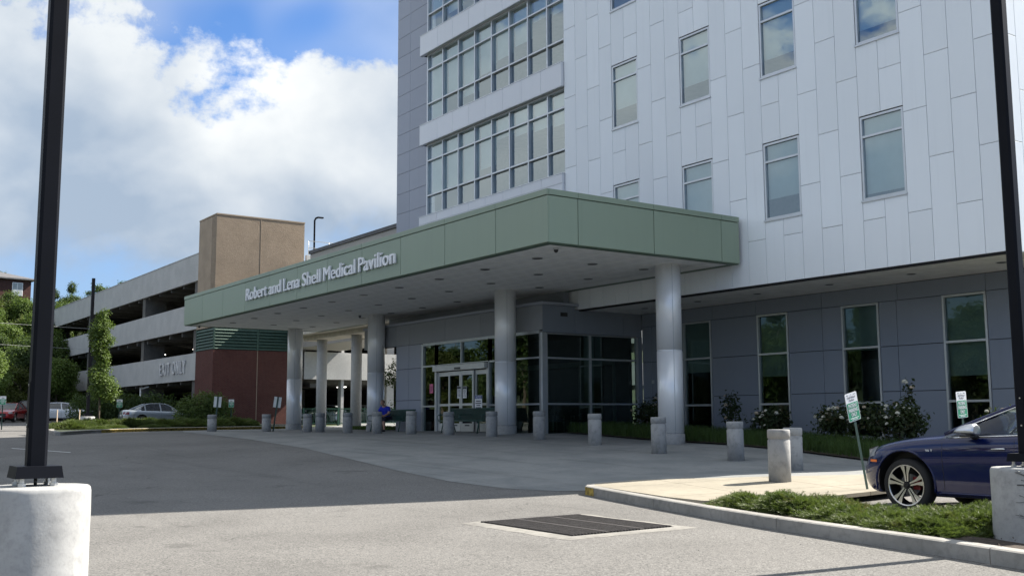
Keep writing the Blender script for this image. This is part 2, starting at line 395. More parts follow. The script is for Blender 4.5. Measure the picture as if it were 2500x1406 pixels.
def gv(X, Y):
    X = np.asarray(X, float); Y = np.asarray(Y, float)
    x = np.clip(X, -112, 14); y = np.clip(Y, -25, 45)
    d2 = (x[..., None]-CTL[:, 0])**2+(y[..., None]-CTL[:, 1])**2
    z = _tps(d2)@_W[:_n]+_W[_n]+_W[_n+1]*x+_W[_n+2]*y
    def ss(t): t = np.clip(t, 0, 1); return t*t*(3-2*t)
    z = z+14.0*ss((-X-102)/46)*ss((Y+70)/60)                      # wooded hill on the far left
    z = z+9.0*ss((-Y-42)/50)                                       # slope behind the viewpoint
    return z
def g(x, y): return float(gv(np.array([x]), np.array([y]))[0])
def seg_dist(x, y, a, b):
    ax, ay = a; bx, by = b; t = max(0, min(1, ((x-ax)*(bx-ax)+(y-ay)*(by-ay))/((bx-ax)**2+(by-ay)**2)))
    return math.hypot(x-ax-t*(bx-ax), y-ay-t*(by-ay))
BACK = [(-14.75, 13.1), (-14.2, 13.9), (-13.3, 15.2), (-11.9, 17.2), (-11.2, 19.4)]
def gc(x, y):                                # concrete drive rises flush with the pavement along its back edge
    z = g(x, y)+.008
    if y > 11.5 and -19 < x < -8:
        dd = min(seg_dist(x, y, BACK[i], BACK[i+1]) for i in range(4))
        t = max(0, 1-dd/2.6); q = max(0, min(1, (y-13.)/1.4)); z += .147*t*t*(3-2*t)*q
    return z
def clip_poly(poly, x0, x1, y0, y1):
    def cl(ps, ax, val, sgn):
        o = []
        for i in range(len(ps)):
            a, b = ps[i], ps[(i+1) % len(ps)]; da = (a[ax]-val)*sgn; db = (b[ax]-val)*sgn
            if da >= 0: o.append(a)
            if (da >= 0) != (db >= 0):
                t = da/(da-db); o.append((a[0]+(b[0]-a[0])*t, a[1]+(b[1]-a[1])*t))
        return o
    for ax, val, sgn in ((0, x0, 1), (0, x1, -1), (1, y0, 1), (1, y1, -1)):
        poly = cl(poly, ax, val, sgn)
        if len(poly) < 3: return []
    return poly
def sheet(name, poly, zf, cell, mname, kind='structure'):
    xs = [p[0] for p in poly]; ys = [p[1] for p in poly]; mb = MB()
    x = math.floor(min(xs)/cell)*cell
    idx = {}
    def vid(p):
        kx = (round(p[0], 3), round(p[1], 3))
        if kx not in idx: idx[kx] = len(mb.v); mb.v.append((kx[0], kx[1], zf(kx[0], kx[1])))
        return idx[kx]
    while x < max(xs):
        y = math.floor(min(ys)/cell)*cell
        while y < max(ys):
            q = clip_poly(poly, x, x+cell, y, y+cell)
            if q:
                ids = []
                for p in q:
                    i = vid(p)
                    if i not in ids: ids.append(i)
                if len(ids) > 2: mb.f.append(tuple(ids)); mb.mi.append(0); mb.sm.append(True)
            y += cell
        x += cell
    o = mb.build(name, mname)
    bm = bmesh.new(); bm.from_mesh(o.data); bmesh.ops.recalc_face_normals(bm, faces=bm.faces)
    if bm.faces and sum(f.normal.z for f in bm.faces) < 0: bmesh.ops.reverse_faces(bm, faces=bm.faces)
    bm.to_mesh(o.data); bm.free()
    if kind: o['kind'] = kind
    return o
# ================================================================== GROUND
def axis_pts(lo, hi, fine_lo, fine_hi, step):
    a = list(np.arange(fine_lo, fine_hi+.01, step)); s = step
    while a[-1] < hi: s *= 1.35; a.append(min(hi, a[-1]+s))
    s = step
    while a[0] > lo: s *= 1.35; a.insert(0, max(lo, a[0]-s))
    return np.array(a)
xs = axis_pts(-2500, 2500, -165, 40, 2.5); ys = axis_pts(-2500, 2500, -110, 80, 2.5)
XX, YY = np.meshgrid(xs, ys, indexing='ij'); ZZ = gv(XX, YY)-.07
mb = MB(); ny = len(ys)
mb.v = [(float(a), float(b), float(c)) for a, b, c in zip(XX.ravel(), YY.ravel(), ZZ.ravel())]
for i in range(len(xs)-1):
    for j in range(ny-1):
        mb.f.append((i*ny+j, (i+1)*ny+j, (i+1)*ny+j+1, i*ny+j+1)); mb.mi.append(0); mb.sm.append(True)
struct(mb, 'ground', 'turf')
sheet('asphalt_road', [(-111, -40), (60, -40), (60, 24), (-111, 24)], lambda x, y: g(x, y), 1.5, 'asphalt')
DRIVE = [(-14.85, 12.45), (-15.3, 11.75), (-16.3, 11.3), (-18.1, 11.2), (-21, 11.6), (-24.5, 12.3), (-30, 13.4), (-36, 14.0), (-41, 14.3), (-45, 14.5), (-49, 15.6), (-52.6, 19), (-54, 22.5), (-58, 26),
         (-62, 30), (-68.9, 34), (-68.9, 48), (-38, 48), (-38, 23), (-13, 23), (-11.2, 19.4), (-11.9, 17.2), (-13.3, 15.2), (-14.2, 13.9), (-14.75, 13.1)]
sheet('driveway', DRIVE, gc, .75, 'drive_concrete')
# pavement island: separate cast slabs with open joints over a dark bed
WALK = [(-14.55, 11.95), (-14.8, 12.4), (-14.75, 13.1), (-14.2, 13.9), (-13.3, 15.2), (-11.9, 17.2), (-11.2, 19.4), (-10.5, 19.4), (-10.5, 12.3), (-11.3, 11.45), (-12.1, 11.48)]
def gw(x, y): return g(x, y)+.155
pav = sheet('pavement', WALK, lambda x, y: gw(x, y)-.05, .8, 'soil')
def slabs(poly, zf, x0, y0, dx, dy, mname, parent, name='paving_slab', gap=.012, th=.06, rot=0.):
    c, s = math.cos(rot), math.sin(rot)
    pr = [(x*c+y*s, -x*s+y*c) for x, y in poly]
    X0, X1 = min(p[0] for p in pr), max(p[0] for p in pr); Y0, Y1 = min(p[1] for p in pr), max(p[1] for p in pr)
    i0 = math.floor((X0-x0)/dx); j0 = math.floor((Y0-y0)/dy)
    i = i0
    while x0+i*dx < X1:
        j = j0
        while y0+j*dy < Y1:
            q = clip_poly(pr, x0+i*dx+gap/2, x0+(i+1)*dx-gap/2, y0+j*dy+gap/2, y0+(j+1)*dy-gap/2)
            if len(q) > 2:
                w_ = [(x*c-y*s, x*s+y*c) for x, y in q]
                ar = sum(w_[a][0]*w_[(a+1) % len(w_)][1]-w_[(a+1) % len(w_)][0]*w_[a][1] for a in range(len(w_)))/2
                if abs(ar) > .01:
                    if ar < 0: w_ = w_[::-1]
                    m_ = MB(); m_.prism(w_, lambda x, y: zf(x, y)-th, zf); m_.build(name, mname, parent)
            j += 1
        i += 1
slabs(WALK, gw, .2, .35, 1.85, 1.85, 'walk_concrete', pav, rot=-.24)

def offset_line(pts, d):
    out_ = []
    for i, p in enumerate(pts):
        a = pts[max(0, i-1)]; b = pts[min(len(pts)-1, i+1)]
        dx, dy = b[0]-a[0], b[1]-a[1]; l = math.hypot(dx, dy); out_.append((p[0]-dy/l*d, p[1]+dx/l*d))
    return out_
def kerb(name, pts, width, h, piece, yellow=(), zf=g, lift=0.):
    """kerb line cut into separate cast lengths; returns its root"""
    # resample
    dense = []
    for a, b in zip(pts, pts[1:]):
        n = max(1, int(math.hypot(b[0]-a[0], b[1]-a[1])/.3))
        dense += [(a[0]+(b[0]-a[0])*t/n, a[1]+(b[1]-a[1])*t/n) for t in range(n)]
    dense.append(pts[-1])
    inn = offset_line(dense, width)
    root = empty(name, (dense[0][0], dense[0][1], zf(*dense[0]))); root['kind'] = 'structure'
    i = 0; cnt = 0; npc = max(2, int(piece/.3))
    while i < len(dense)-1:
        j = min(len(dense)-1, i+npc)
        if len(dense)-1-j < 3: j = len(dense)-1
        m_ = MB(); vs = []
        sh = .012
        for q in range(i, j+1):
            o_ = dense[q]; n_ = inn[q]
            if q == i: nx = dense[q+1]; dl = math.hypot(nx[0]-o_[0], nx[1]-o_[1]); ex, ey = (nx[0]-o_[0])/dl*.006, (nx[1]-o_[1])/dl*.006
            elif q == j: nx = dense[q-1]; dl = math.hypot(nx[0]-o_[0], nx[1]-o_[1]); ex, ey = (nx[0]-o_[0])/dl*.006, (nx[1]-o_[1])/dl*.006
            else: ex = ey = 0
            z = zf(*o_); mx, my = o_[0]+(n_[0]-o_[0])*.15, o_[1]+(n_[1]-o_[1])*.15
            vs += [(o_[0]+ex, o_[1]+ey, z-.25), (o_[0]+ex, o_[1]+ey, z+h-sh), (mx+ex, my+ey, z+h), (n_[0]+ex, n_[1]+ey, z+h+.004), (n_[0]+ex, n_[1]+ey, z-.25)]
        n = j-i+1; fs = []; mi = []
        for q in range(n-1):
            for e in range(4): fs.append((q*5+e, (q+1)*5+e, (q+1)*5+e+1, q*5+e+1))
        fs += [(0, 1, 2, 3, 4), tuple((n-1)*5+e for e in (4, 3, 2, 1, 0))]
        yel = any(a <= cnt < b for a, b in yellow)
        m_.add(vs, fs, 0)
        if yel:
            for q in range(n-1): m_.mi[q*4] = 1
        o = wb(m_, 'kerb_stone', ['kerb_concrete', 'kerb_yellow'], root)
        if yel: o['label'] = 'kerb length with worn yellow paint on its face'
        i = j; cnt += 1
    return root
NK = [(-14.75, 13.0), (-14.88, 12.5), (-14.8, 12.05), (-14.5, 11.78), (-14.1, 11.68), (-11.8, 11.12), (-9.0, 10.38), (-6.5, 9.85), (-5.4, 9.6), (-2, 8.9), (3, 8.0), (9, 7.0)]
kr = kerb('kerb', NK, .16, .155, 3.0, yellow=((0, 0),))
# yellow paint on the short rounded nose of the kerb
m_ = MB(); prev = None
nose = []
for a, b in zip(NK[:5], NK[1:5]):
    for t in range(6): nose.append((a[0]+(b[0]-a[0])*t/6, a[1]+(b[1]-a[1])*t/6))
nose = nose[4:]; no = offset_line(nose, -.004)
vs = []; fs = []
for i, (x, y) in enumerate(no): vs += [(x, y, g(x, y)+.0), (x, y, g(x, y)+.138)]
for i in range(len(no)-1): fs.append((2*i, 2*i+2, 2*i+3, 2*i+1))
m_.add(vs, fs); o = wb(m_, 'yellow_paint', 'kerb_yellow', kr)
BED = [(-11.25, 11.15), (-9.0, 10.55), (-6.5, 10.03), (-5.4, 9.78), (-2, 9.08), (3, 8.18), (8.8, 7.2), (8.8, 10.0), (3, 11.0), (-2, 11.6), (-6.4, 12.05), (-10.35, 12.15)]
sheet('planting_bed', BED, lambda x, y: g(x, y)+.11+.03*math.sin(x*3+y*5), .4, 'soil')
kerb('kerb', [(8.8, 10.15), (3, 11.15), (-2, 11.75), (-6.4, 12.2), (-10.4, 12.3)], .14, .16, 3.0)
GB = [(-28.5, 22.25), (-24.2, 21.75), (-20.6, 21.9), (-18, 21.4), (-15.3, 20.5), (-11, 19.5), (-4, 19.0), (9, 19), (9, 26.05), (-28.5, 26.05)]
sheet('planting_bed', GB, lambda x, y: g(x, y)+.05, .8, 'soil')
# far traffic island with its kerb
FI = [(-48.2, 10.3), (-50.3, 12.0), (-51.2, 13.4), (-51.6, 15.5), (-52.3, 19), (-53.2, 22.3), (-55, 24.6), (-63, 24.6), (-63.5, 16.5), (-60, 13.2), (-54, 11)]
sheet('grass_island', FI, lambda x, y: g(x, y)+.12, 1., 'turf')
kerb('kerb', [(-48.1, 10.1), (-50.35, 11.9), (-51.3, 13.4), (-51.75, 15.5), (-52.45, 19), (-53.35, 22.3), (-55.2, 24.8)][::1], .16, .16, 3.5, yellow=((1, 9),))
kerb('kerb', [(-48.1, 10.0), (-54, 10.85), (-60.2, 13.05), (-63.7, 16.4), (-63.8, 20), (-64, 24)], -.16, .16, 3.5)
FB = [(-61.5, 9.6), (-66, 10.5), (-67.5, 4), (-66, -6), (-60, -6), (-60.5, 4)]
sheet('grass_island', FB, lambda x, y: g(x, y)+.12, 1., 'turf')
kerb('kerb', [(-66, 10.7), (-61.4, 9.75), (-60.4, 4), (-59.9, -6)], -.16, .16, 3.5)
# parking bay lines
for yy in (12.6, 16.0):
    sheet('bay_marking', [(-10.2, yy), (-5., yy), (-5., yy+.1), (-10.2, yy+.1)], lambda x, y: g(x, y)+.006, 1., 'sign_white')
sheet('lane_marking', [(-38.5, 6.6), (-34.6, 7.6), (-34.6, 7.67), (-38.5, 6.67)], lambda x, y: g(x, y)+.006, .5, 'sign_white')

# storm drain: 2.3 m square, bars run along X
GX0, GX1, GY0, GY1 = -12.0, -10.03, 7.93, 9.62; gz = g(-11., 8.8)
dr = empty('storm_drain', (-11., 8.8, gz), 0, 'large square cast iron drain grate set in a pale concrete collar in the asphalt', 'drain grate')
mb = MB()
def gfr(x, y): return g(x, y)
fw_ = .12
rj = random.Random(3)
def ragged(x0, x1, y0, y1):
    pts = []
    for a, b in (((x0, y0), (x1, y0)), ((x1, y0), (x1, y1)), ((x1, y1), (x0, y1)), ((x0, y1), (x0, y0))):
        for t in range(14): pts.append((a[0]+(b[0]-a[0])*t/14+rj.uniform(-.028, .028), a[1]+(b[1]-a[1])*t/14+rj.uniform(-.028, .028)))
    return pts
o_ = ragged(GX0-.22, GX1+.19, GY0-.22, GY1+.22)
i_ = []
for a, b in (((GX0, GY0), (GX1, GY0)), ((GX1, GY0), (GX1, GY1)), ((GX1, GY1), (GX0, GY1)), ((GX0, GY1), (GX0, GY0))):
    for t in range(14): i_.append((a[0]+(b[0]-a[0])*t/14, a[1]+(b[1]-a[1])*t/14))
n = len(o_); vs = [(x, y, gfr(x, y)+.003) for x, y in o_]+[(x, y, gfr(x, y)+.016) for x, y in i_]+[(x, y, gfr(x, y)-.12) for x, y in i_]
mb.add(vs, [(q, (q+1) % n, n+(q+1) % n, n+q) for q in range(n)]+[(n+q, n+(q+1) % n, 2*n+(q+1) % n, 2*n+q) for q in range(n)])
wb(mb, 'concrete_collar', 'collar_concrete', dr)
mb = MB(); mb.box(GX0, GX1, GY0, GY1, gz-.045, gz+.006); wb(mb, 'pit', 'black_void', dr)
zz = lambda x, y: g(x, y)
nb = 32
for q in range(nb):
    y = GY0+.02+(GY1-GY0-.04)*(q+.5)/nb
    m_ = MB(); m_.bar((GX0+.02, y, zz(GX0, y)+.016), (GX1-.02, y, zz(GX1, y)+.016), .021, .03)
    wb(m_, 'grate_bar', 'iron', dr)
for q in range(1):
    x = GX0+(GX1-GX0)*(q+.0)/3+ (0.0 if q else .02)
    m_ = MB(); m_.bar((x+.0, GY0, zz(x, GY0)+.014), (x, GY1, zz(x, GY1)+.014), .05, .036); wb(m_, 'cross_bar', 'iron', dr)
mb = MB()
for y in (GY0+(GY1-GY0)/3, GY0+2*(GY1-GY0)/3): mb.bar((GX0, y, zz(GX0, y)+.016), (GX1, y, zz(GX1, y)+.016), .055, .036)
wb(mb, 'frame', 'iron', dr)

# ================================================================== MEDICAL BUILDING
YW, XC, PW = 23.09, -12.74, .6645
bld = empty('medical_building', (-26, 24, .9), 0, 'tall hospital block with staggered white metal panels above a recessed dark grey ground floor', 'building')
ZB = 5.25; ZT = 30.0; JP = 2.615
# windows: (col pair, sill list)
WPAIRS = [(4, 5), (9, 10), (14, 15), (19, 20)]
SILL = [7.09+4.235*i for i in range(5)]; WH = 2.24
pan_cache = {}
def panel(x0, x1, z0, z1, y, mname, parent, name='facade_panel', th=.03, face='y', j=.011):
    if x1-x0 < .05 or z1-z0 < .05: return
    key = (round(x1-x0, 3), round(z1-z0, 3), mname, face, j, th)
    if key not in pan_cache:
        a, b = (x1-x0)/2-j/2, (z1-z0)/2-j/2; m_ = MB(); e = .006
        # tray with slightly folded edges
        vs = [(-a, th, -b), (a, th, -b), (a, th, b), (-a, th, b), (-a, e, -b), (a, e, -b), (a, e, b), (-a, e, b), (-a+e, 0, -b+e), (a-e, 0, -b+e), (a-e, 0, b-e), (-a+e, 0, b-e)]
        if face == 'x': vs = [(-p[1], p[0], p[2]) for p in vs]
        m_.add(vs, [(0, 1, 5, 4), (1, 2, 6, 5), (2, 3, 7, 6), (3, 0, 4, 7), (4, 5, 9, 8), (5, 6, 10, 9), (6, 7, 11, 10), (7, 4, 8, 11), (8, 9, 10, 11)])
        pan_cache[key] = m_.mesh(name, mname)
    o = bpy.data.objects.new(name, pan_cache[key]); COL.objects.link(o); o.parent = parent
    px, py = ((x0+x1)/2, y) if face == 'y' else (y, (x0+x1)/2)
    off = Vector((0, 0, 0)); p = parent
    while p is not None: off += p.location; p = p.parent
    o.location = Vector((px, py, (z0+z1)/2))-off; return o
for c in range(25):
    x1 = XC-PW*c; x0 = x1-PW
    ph = 7.86 if c % 2 == 0 else 6.555
    cuts = [ZB]; z = ph
    while z < ZT-.3: cuts.append(z); z += JP
    cuts.append(ZT)
    holes = []
    for pr in WPAIRS:
        if c in pr: holes = [(s-.02, s+WH+.02) for s in SILL]
    for a, b in zip(cuts, cuts[1:]):
        segs = [(a, b)]
        for h0, h1 in holes:
            ns = []
            for s0, s1 in segs:
                if h1 <= s0 or h0 >= s1: ns.append((s0, s1)); continue
                if s0 < h0: ns.append((s0, h0))
                if s1 > h1: ns.append((h1, s1))
            segs = ns
        for s0, s1 in segs: panel(x0, x1, s0, s1, YW, 'white_panel', bld)
# backing wall behind the panels, open at the windows
mb = MB()
bx = XC
edges = [XC]
for pr in WPAIRS[::1]:
    edges += [XC-PW*pr[0]-.0, XC-PW*(pr[1]+1)]
edges.append(XC-25*PW)
for i in range(0, len(edges)-1):
    a, b = edges[i+1], edges[i]
    if i % 2 == 0: mb.box(a, b, YW+.035, YW+.22, ZB+.02, ZT)
    else:
        zs = [ZB+.02]
        for s in SILL: zs += [s-.05, s+WH+.05]
        zs.append(ZT)
        for q in range(0, len(zs), 2): mb.box(a, b, YW+.035, YW+.22, zs[q], zs[q+1])
wb(mb, 'backing_wall', 'joint_black', bld)
def window(x0, x1, z0, z1, y, rails, parent, depth=.10, fwid=.06, gm='upper_glass', shade=None, sill=True, name='window', reveal=.0):
    fr = MB(); w_ = fwid
    yy = y+reveal
    fr.box(x0, x0+w_, yy, yy+depth, z0, z1); fr.box(x1-w_, x1, yy, yy+depth, z0, z1)
    fr.box(x0+w_, x1-w_, yy, yy+depth, z0, z0+w_); fr.box(x0+w_, x1-w_, yy, yy+depth, z1-w_, z1)
    for r in rails: fr.box(x0+w_, x1-w_, yy+.005, yy+depth-.005, r-w_/2, r+w_/2)
    f = wb(fr, name, 'frame_metal', parent)
    zs = [z0+w_]; 
    for r in rails: zs += [r-w_/2, r+w_/2]
    zs.append(z1-w_)
    for q in range(0, len(zs), 2):
        m_ = MB(); m_.add([(x0+w_, yy+depth*.55, zs[q]), (x1-w_, yy+depth*.55, zs[q]), (x1-w_, yy+depth*.55, zs[q+1]), (x0+w_, yy+depth*.55, zs[q+1])], [(0, 1, 2, 3)])
        wb(m_, 'pane', gm, f)
    if sill:
        m_ = MB(); m_.box(x0-.03, x1+.03, yy-.055, yy+depth, z0-.055, z0-.008); wb(m_, 'sill', 'frame_metal', f)
    if shade:
        m_ = MB(); m_.box(x0+.02, x1-.02, yy+depth+.06, yy+depth+.066, shade, z1); wb(m_, 'roller_shade', 'shade_fabric', f)
    return f
SHD = {(0, 0): .18, (0, 1): .42, (0, 2): .5, (1, 0): .62, (1, 1): .55, (1, 2): .5, (2, 0): .5, (2, 1): .62, (2, 2): .5, (3, 0): .4, (3, 1): .70, (3, 2): .5}
for pi, pr in enumerate(WPAIRS):
    x1 = XC-PW*pr[0]; x0 = XC-PW*(pr[1]+1)
    for fi, s in enumerate(SILL):
        window(x0+.012, x1-.012, s, s+WH, YW, [s+1.70], bld, shade=s+SHD.get((pi, fi), .5), reveal=.02)
# glazed bay on the left of the block
GX = [-39.36, -38.06, -36.78, -35.49, -34.23, -32.97, -31.71, -30.46, -29.39]
FLO = [(10.33, 13.57), (14.52, 17.74), (18.69, 21.93), (22.88, 26.1)]
cw = []
for (z0, z1) in FLO:
    fr = MB(); yy = YW+.06
    for i, x in enumerate(GX): fr.box(x-.035 if i else x-.06, x+.035 if i < 8 else x+.04, yy, yy+.16, z0, z1)
    for a, b in zip(GX, GX[1:]):
        for zc, t in ((z0+.035, .07), (z0+.92, .06), (z0+2.5, .06), (z1-.035, .07)): fr.box(a+.035, b-.035, yy+.004, yy+.15, zc-t/2, zc+t/2)
    f = wb(fr, 'window', 'frame_metal', bld); f['label'] = 'eight bay ribbon window with slim metal mullions'
    for a, b in zip(GX, GX[1:]):
        for q0, q1 in ((z0+.07, z0+.89), (z0+.95, z0+2.47), (z0+2.53, z1-.07)):
            m_ = MB(); y_ = yy+.11; m_.add([(a+.035, y_, q0), (b-.035, y_, q0), (b-.035, y_, q1), (a+.035, y_, q1)], [(0, 1, 2, 3)]); wb(m_, 'pane', 'upper_glass', f)
for (z0, z1), lows in zip(FLO, ((.9, .95, 1.0, 1.35, 2.35, 2.2, 2.1, 2.0), (.2, .95, .6, 1.2, 1.5, 1.7, 2.3, 2.2), (.9, .6, .95, 1.2, 1.0, .9, 1.5, 1.2), (1,)*8)):
    for (a, b), lo_ in zip(zip(GX, GX[1:]), lows):
        m_ = MB(); m_.box(a+.04, b-.04, YW+.34, YW+.346, z0+lo_, z1); wb(m_, 'roller_shade', 'shade_fabric', bld)
# spandrel bands, each a row of panels standing proud
BJ = [-39.75, -38.22, -36.96, -35.69, -34.43, -33.17, -31.9, -30.64, XC-25*PW-.02]
for (z0, z1) in ((7.25, 9.96), (9.96, 10.31), (13.6, 14.5), (17.76, 18.67), (21.95, 22.86), (26.12, 30.0)):
    for a, b in zip(BJ, BJ[1:]): panel(a, b, z0, z1, YW-.12, 'spandrel_panel', bld, 'spandrel_panel', th=.2)
    if z1 < 29 and z0 > 9: 
        m_ = MB(); m_.box(BJ[0]-.01, BJ[-1], YW-.135, YW+.05, z1-.012, z1+.02); m_.box(BJ[0]-.01, BJ[-1]-.01, YW-.13, YW+.05, z0-.03, z0-.006); wb(m_, 'band_trim', 'frame_metal', bld)
mb = MB(); 
for (z0, z1) in ((6.0, 10.3), (13.6, 14.5), (17.76, 18.67), (21.95, 22.86), (26.12, 30.0)): mb.box(-39.74, -29.36, YW+.085, YW+.3, z0, z1)
wb(mb, 'bay_backing', 'joint_black', bld)
# grey flank left of the bay
z = 19.6-.955*14
while z < 30:
    for a, b in ((-42.94, -41.71), (-41.71, -39.4)): panel(a, b, z, z+.955, YW+.5, 'grey_panel', bld, 'flank_panel')
    z += .955
mb = MB(); mb.box(-42.93, -39.4, YW+.535, YW+.8, 6.2, 30.5)
mb.box(-42.93, -42.6, YW+.8, 44, 6.2, 30.5); wb(mb, 'flank_wall', 'grey_panel', bld)
# interior: slabs, core wall, ceilings lit by the daylight that gets in
mb = MB()
for z in (6.0, 9.93, 14.1, 18.3, 22.5, 26.7): mb.box(-39.38, XC-.25, YW+.32, YW+5.9, z-.15, z+.15)
mb.box(-42.5, XC-.25, YW+5.9, YW+6.1, 5.4, 30)
wb(mb, 'floor_slabs', 'interior_wall', bld)
mb = MB(); mb.box(-42.9, XC-.04, YW+.23, 44, 30.0, 30.3); mb.box(-42.6, XC-.3, 43.6, 44, .5, 30); mb.box(-42.95, XC+.02, YW-.02, YW+.32, 30.32, 30.9)
wb(mb, 'roof', 'grey_roof', bld)
# right-hand flank (faces +X)
yc = YW+.03
cut = [yc]; w_s = [.70, .72, .72]+[.72]*26
for w_ in w_s: cut.append(cut[-1]+w_)
for i, (a, b) in enumerate(zip(cut, cut[1:])):
    ph = 7.89 if i % 2 == 0 else 6.585
    zc = [ZB]; z = ph
    while z < ZT-.3: zc.append(z); z += JP
    zc.append(ZT)
    for q0, q1 in zip(zc, zc[1:]): panel(a, b, q0, q1, XC, 'white_panel', bld, 'flank_panel', face='x')
mb = MB(); mb.box(XC-.25, XC-.035, YW+.23, 43.6, ZB+.02, ZT); wb(mb, 'flank_wall', 'joint_black', bld)
# recessed ground floor: dark panels around four tall windows
YG = 26.1
mb = MB(); mb.box(-29.0, XC-.02, YW+.16, YG+.25, ZB+.02, ZB+.15); wb(mb, 'soffit_backing', 'joint_black', bld)
mb = MB(); mb.box(-29.05, XC-.002, YW+.035, YW+.16, ZB-.05, ZB+.02); wb(mb, 'drip_trim', 'joint_black', bld)
sx = -29.0
while sx < XC-.3:
    sy = YW+.16
    while sy < YG-.02:
        m_ = MB(); b_ = min(sx+.66, XC-.02); c_2 = min(sy+.66, YG)
        m_.box(sx+.005, b_-.005, sy+.005, c_2-.005, ZB-.012, ZB+.018); wb(m_, 'soffit_tile', 'soffit_tile', bld); sy += .66
    sx += .66
GW = [(-26.55, -25.2), (-23.14, -21.87), (-19.83, -18.53), (-16.5, -15.22)]
TOPZ = 4.76; JZ = [.70, 2.17, 3.46, TOPZ]
VJ = [-27.6, -25.2+.0, -24.1]
# top row of wide panels
for a, b in ((-28.7, -27.4), (-27.4, -25.12), (-25.12, -23.19), (-23.19, -20.55), (-20.55, -17.9), (-17.9, -15.22), (-15.22, XC)): panel(a, b, TOPZ, ZB-.02, YG, 'dark_panel', bld, 'wall_panel')
for a, b, vj in ((-28.7, -26.55, (-28.2,)), (-25.2, -23.14, ()), (-21.87, -19.83, (-20.56,)), (-18.53, -16.5, (-17.95,)), (-15.22, XC, (-14.0,))):
    xsn = [a]+list(vj)+[b]
    for p, q in zip(xsn, xsn[1:]):
        for z0, z1 in zip(JZ, JZ[1:]): panel(p, q, z0, z1, YG, 'dark_panel', bld, 'wall_panel', j=.016)
mb = MB(); prev = -28.7
for (a, b) in GW+[(XC, XC)]:
    mb.box(prev, a, YG+.035, YG+.25, .3, ZB+.02)
    if b > a: mb.box(a, b, YG+.035, YG+.25, TOPZ, ZB+.02); mb.box(a, b, YG+.035, YG+.25, .3, .82)
    prev = b
wb(mb, 'ground_wall', 'joint_black', bld)
for i, (a, b) in enumerate(GW):
    window(a, b, .84, TOPZ-.01, YG-.03, [1.87, 3.47], bld, depth=.14, gm='tall_glass', shade=(3.0, 2.75, 3.4, 2.55)[i], sill=True)
mb = MB(); mb.box(-28.6, XC-.3, YG+3.4, YG+3.6, .5, 5.4); mb.box(-28.6, XC-.3, YG+.25, YG+3.4, .5, .9); mb.box(-28.6, XC-.3, YG+.25, YG+3.4, 5.0, 5.3)
for x in (-24.2, -20.7, -17.2): mb.box(x, x+.1, YG+.25, YG+3.4, .9, 5)
mb.box(XC-.3, XC-.05, YG+.26, 43.6, .3, 5.3); mb.box(-28.72, -28.61, YG+.26, YG+3.6, .5, 5.3)
wb(mb, 'ground_rooms', 'interior_wall', bld)
for (x, y) in ((-26.92, 24.63), (-24.35, 24.63), (-21.8, 24.63), (-19.09, 24.63), (-16.43, 24.63), (-13.9, 24.63)):
    m_ = MB(); m_.lathe([(.14, ZB-.02), (.14, ZB-.005)], 20, (x, y, 0)); m_.lathe([(.105, ZB-.03), (.105, ZB-.0205)], 20, (x, y, 0), 1); wb(m_, 'downlight', ['frame_metal', 'lens_dark'], bld)

# ---------------------------------------------------------------- vestibule
YV = 21.5; XR = -28.7
ves = bld
# upper wall band in front
for a, b in ((-42.0, -39.05), (-39.05, -37.9), (-37.9, -35.1), (-35.1, -32.55), (-32.55, -30.2), (-30.2, XR)):
    panel(a, b, 4.48, 5.36, YV, 'vestibule_panel', ves, 'wall_panel')
for a, b in ((-39.05, -37.98), (-37.98, -36.95)):
    for z0, z1 in ((.6, 2.2), (2.2, 3.5), (3.5, 4.48)): panel(a, b, z0, z1, YV, 'grey_panel', ves, 'wall_panel', j=.016)
mb = MB(); mb.box(-39.04, -36.95, YV+.035, YV+.2, .6, 4.48); mb.box(-42, XR-.2, YV+.035, YV+.2, 4.48, 5.36)
mb.box(-39.04, -38.9, YV+.2, 27.5, .6, 4.48); wb(mb, 'vestibule_backing', 'joint_black', ves)
mb = MB(); mb.box(-42.05, XR+.05, YV-.05, YW+.05, 5.36, 5.46); mb.box(XR-.1, XR+.05, YW+.05, YV+3.2, 5.22, 5.24); wb(mb, 'parapet_cap', 'grey_panel', ves)
mb = MB(); mb.box(-42, -29.1, YW-.35, YW-.1, 5.46, 6.3); mb.box(-42, XR-.2, YV+.2, 26, 5.2, 5.36); wb(mb, 'vestibule_roof', 'dark_panel', ves)
# east return wall (faces +X)
for a, b in ((YV+.0, 22.95), (22.95, 25.2), (25.2, YG)): panel(a+.03 if a == YV else a, b, 4.40, 5.24 if a > 22 else 5.36, XR, 'dark_panel', ves, 'wall_panel', face='x')
mb = MB(); mb.box(XR-.2, XR-.035, YV+.2, YG, 4.4, 5.24); mb.box(XR-.14, XR, YG-.2, YG, .6, 4.4); wb(mb, 'return_backing', 'dark_panel', ves)
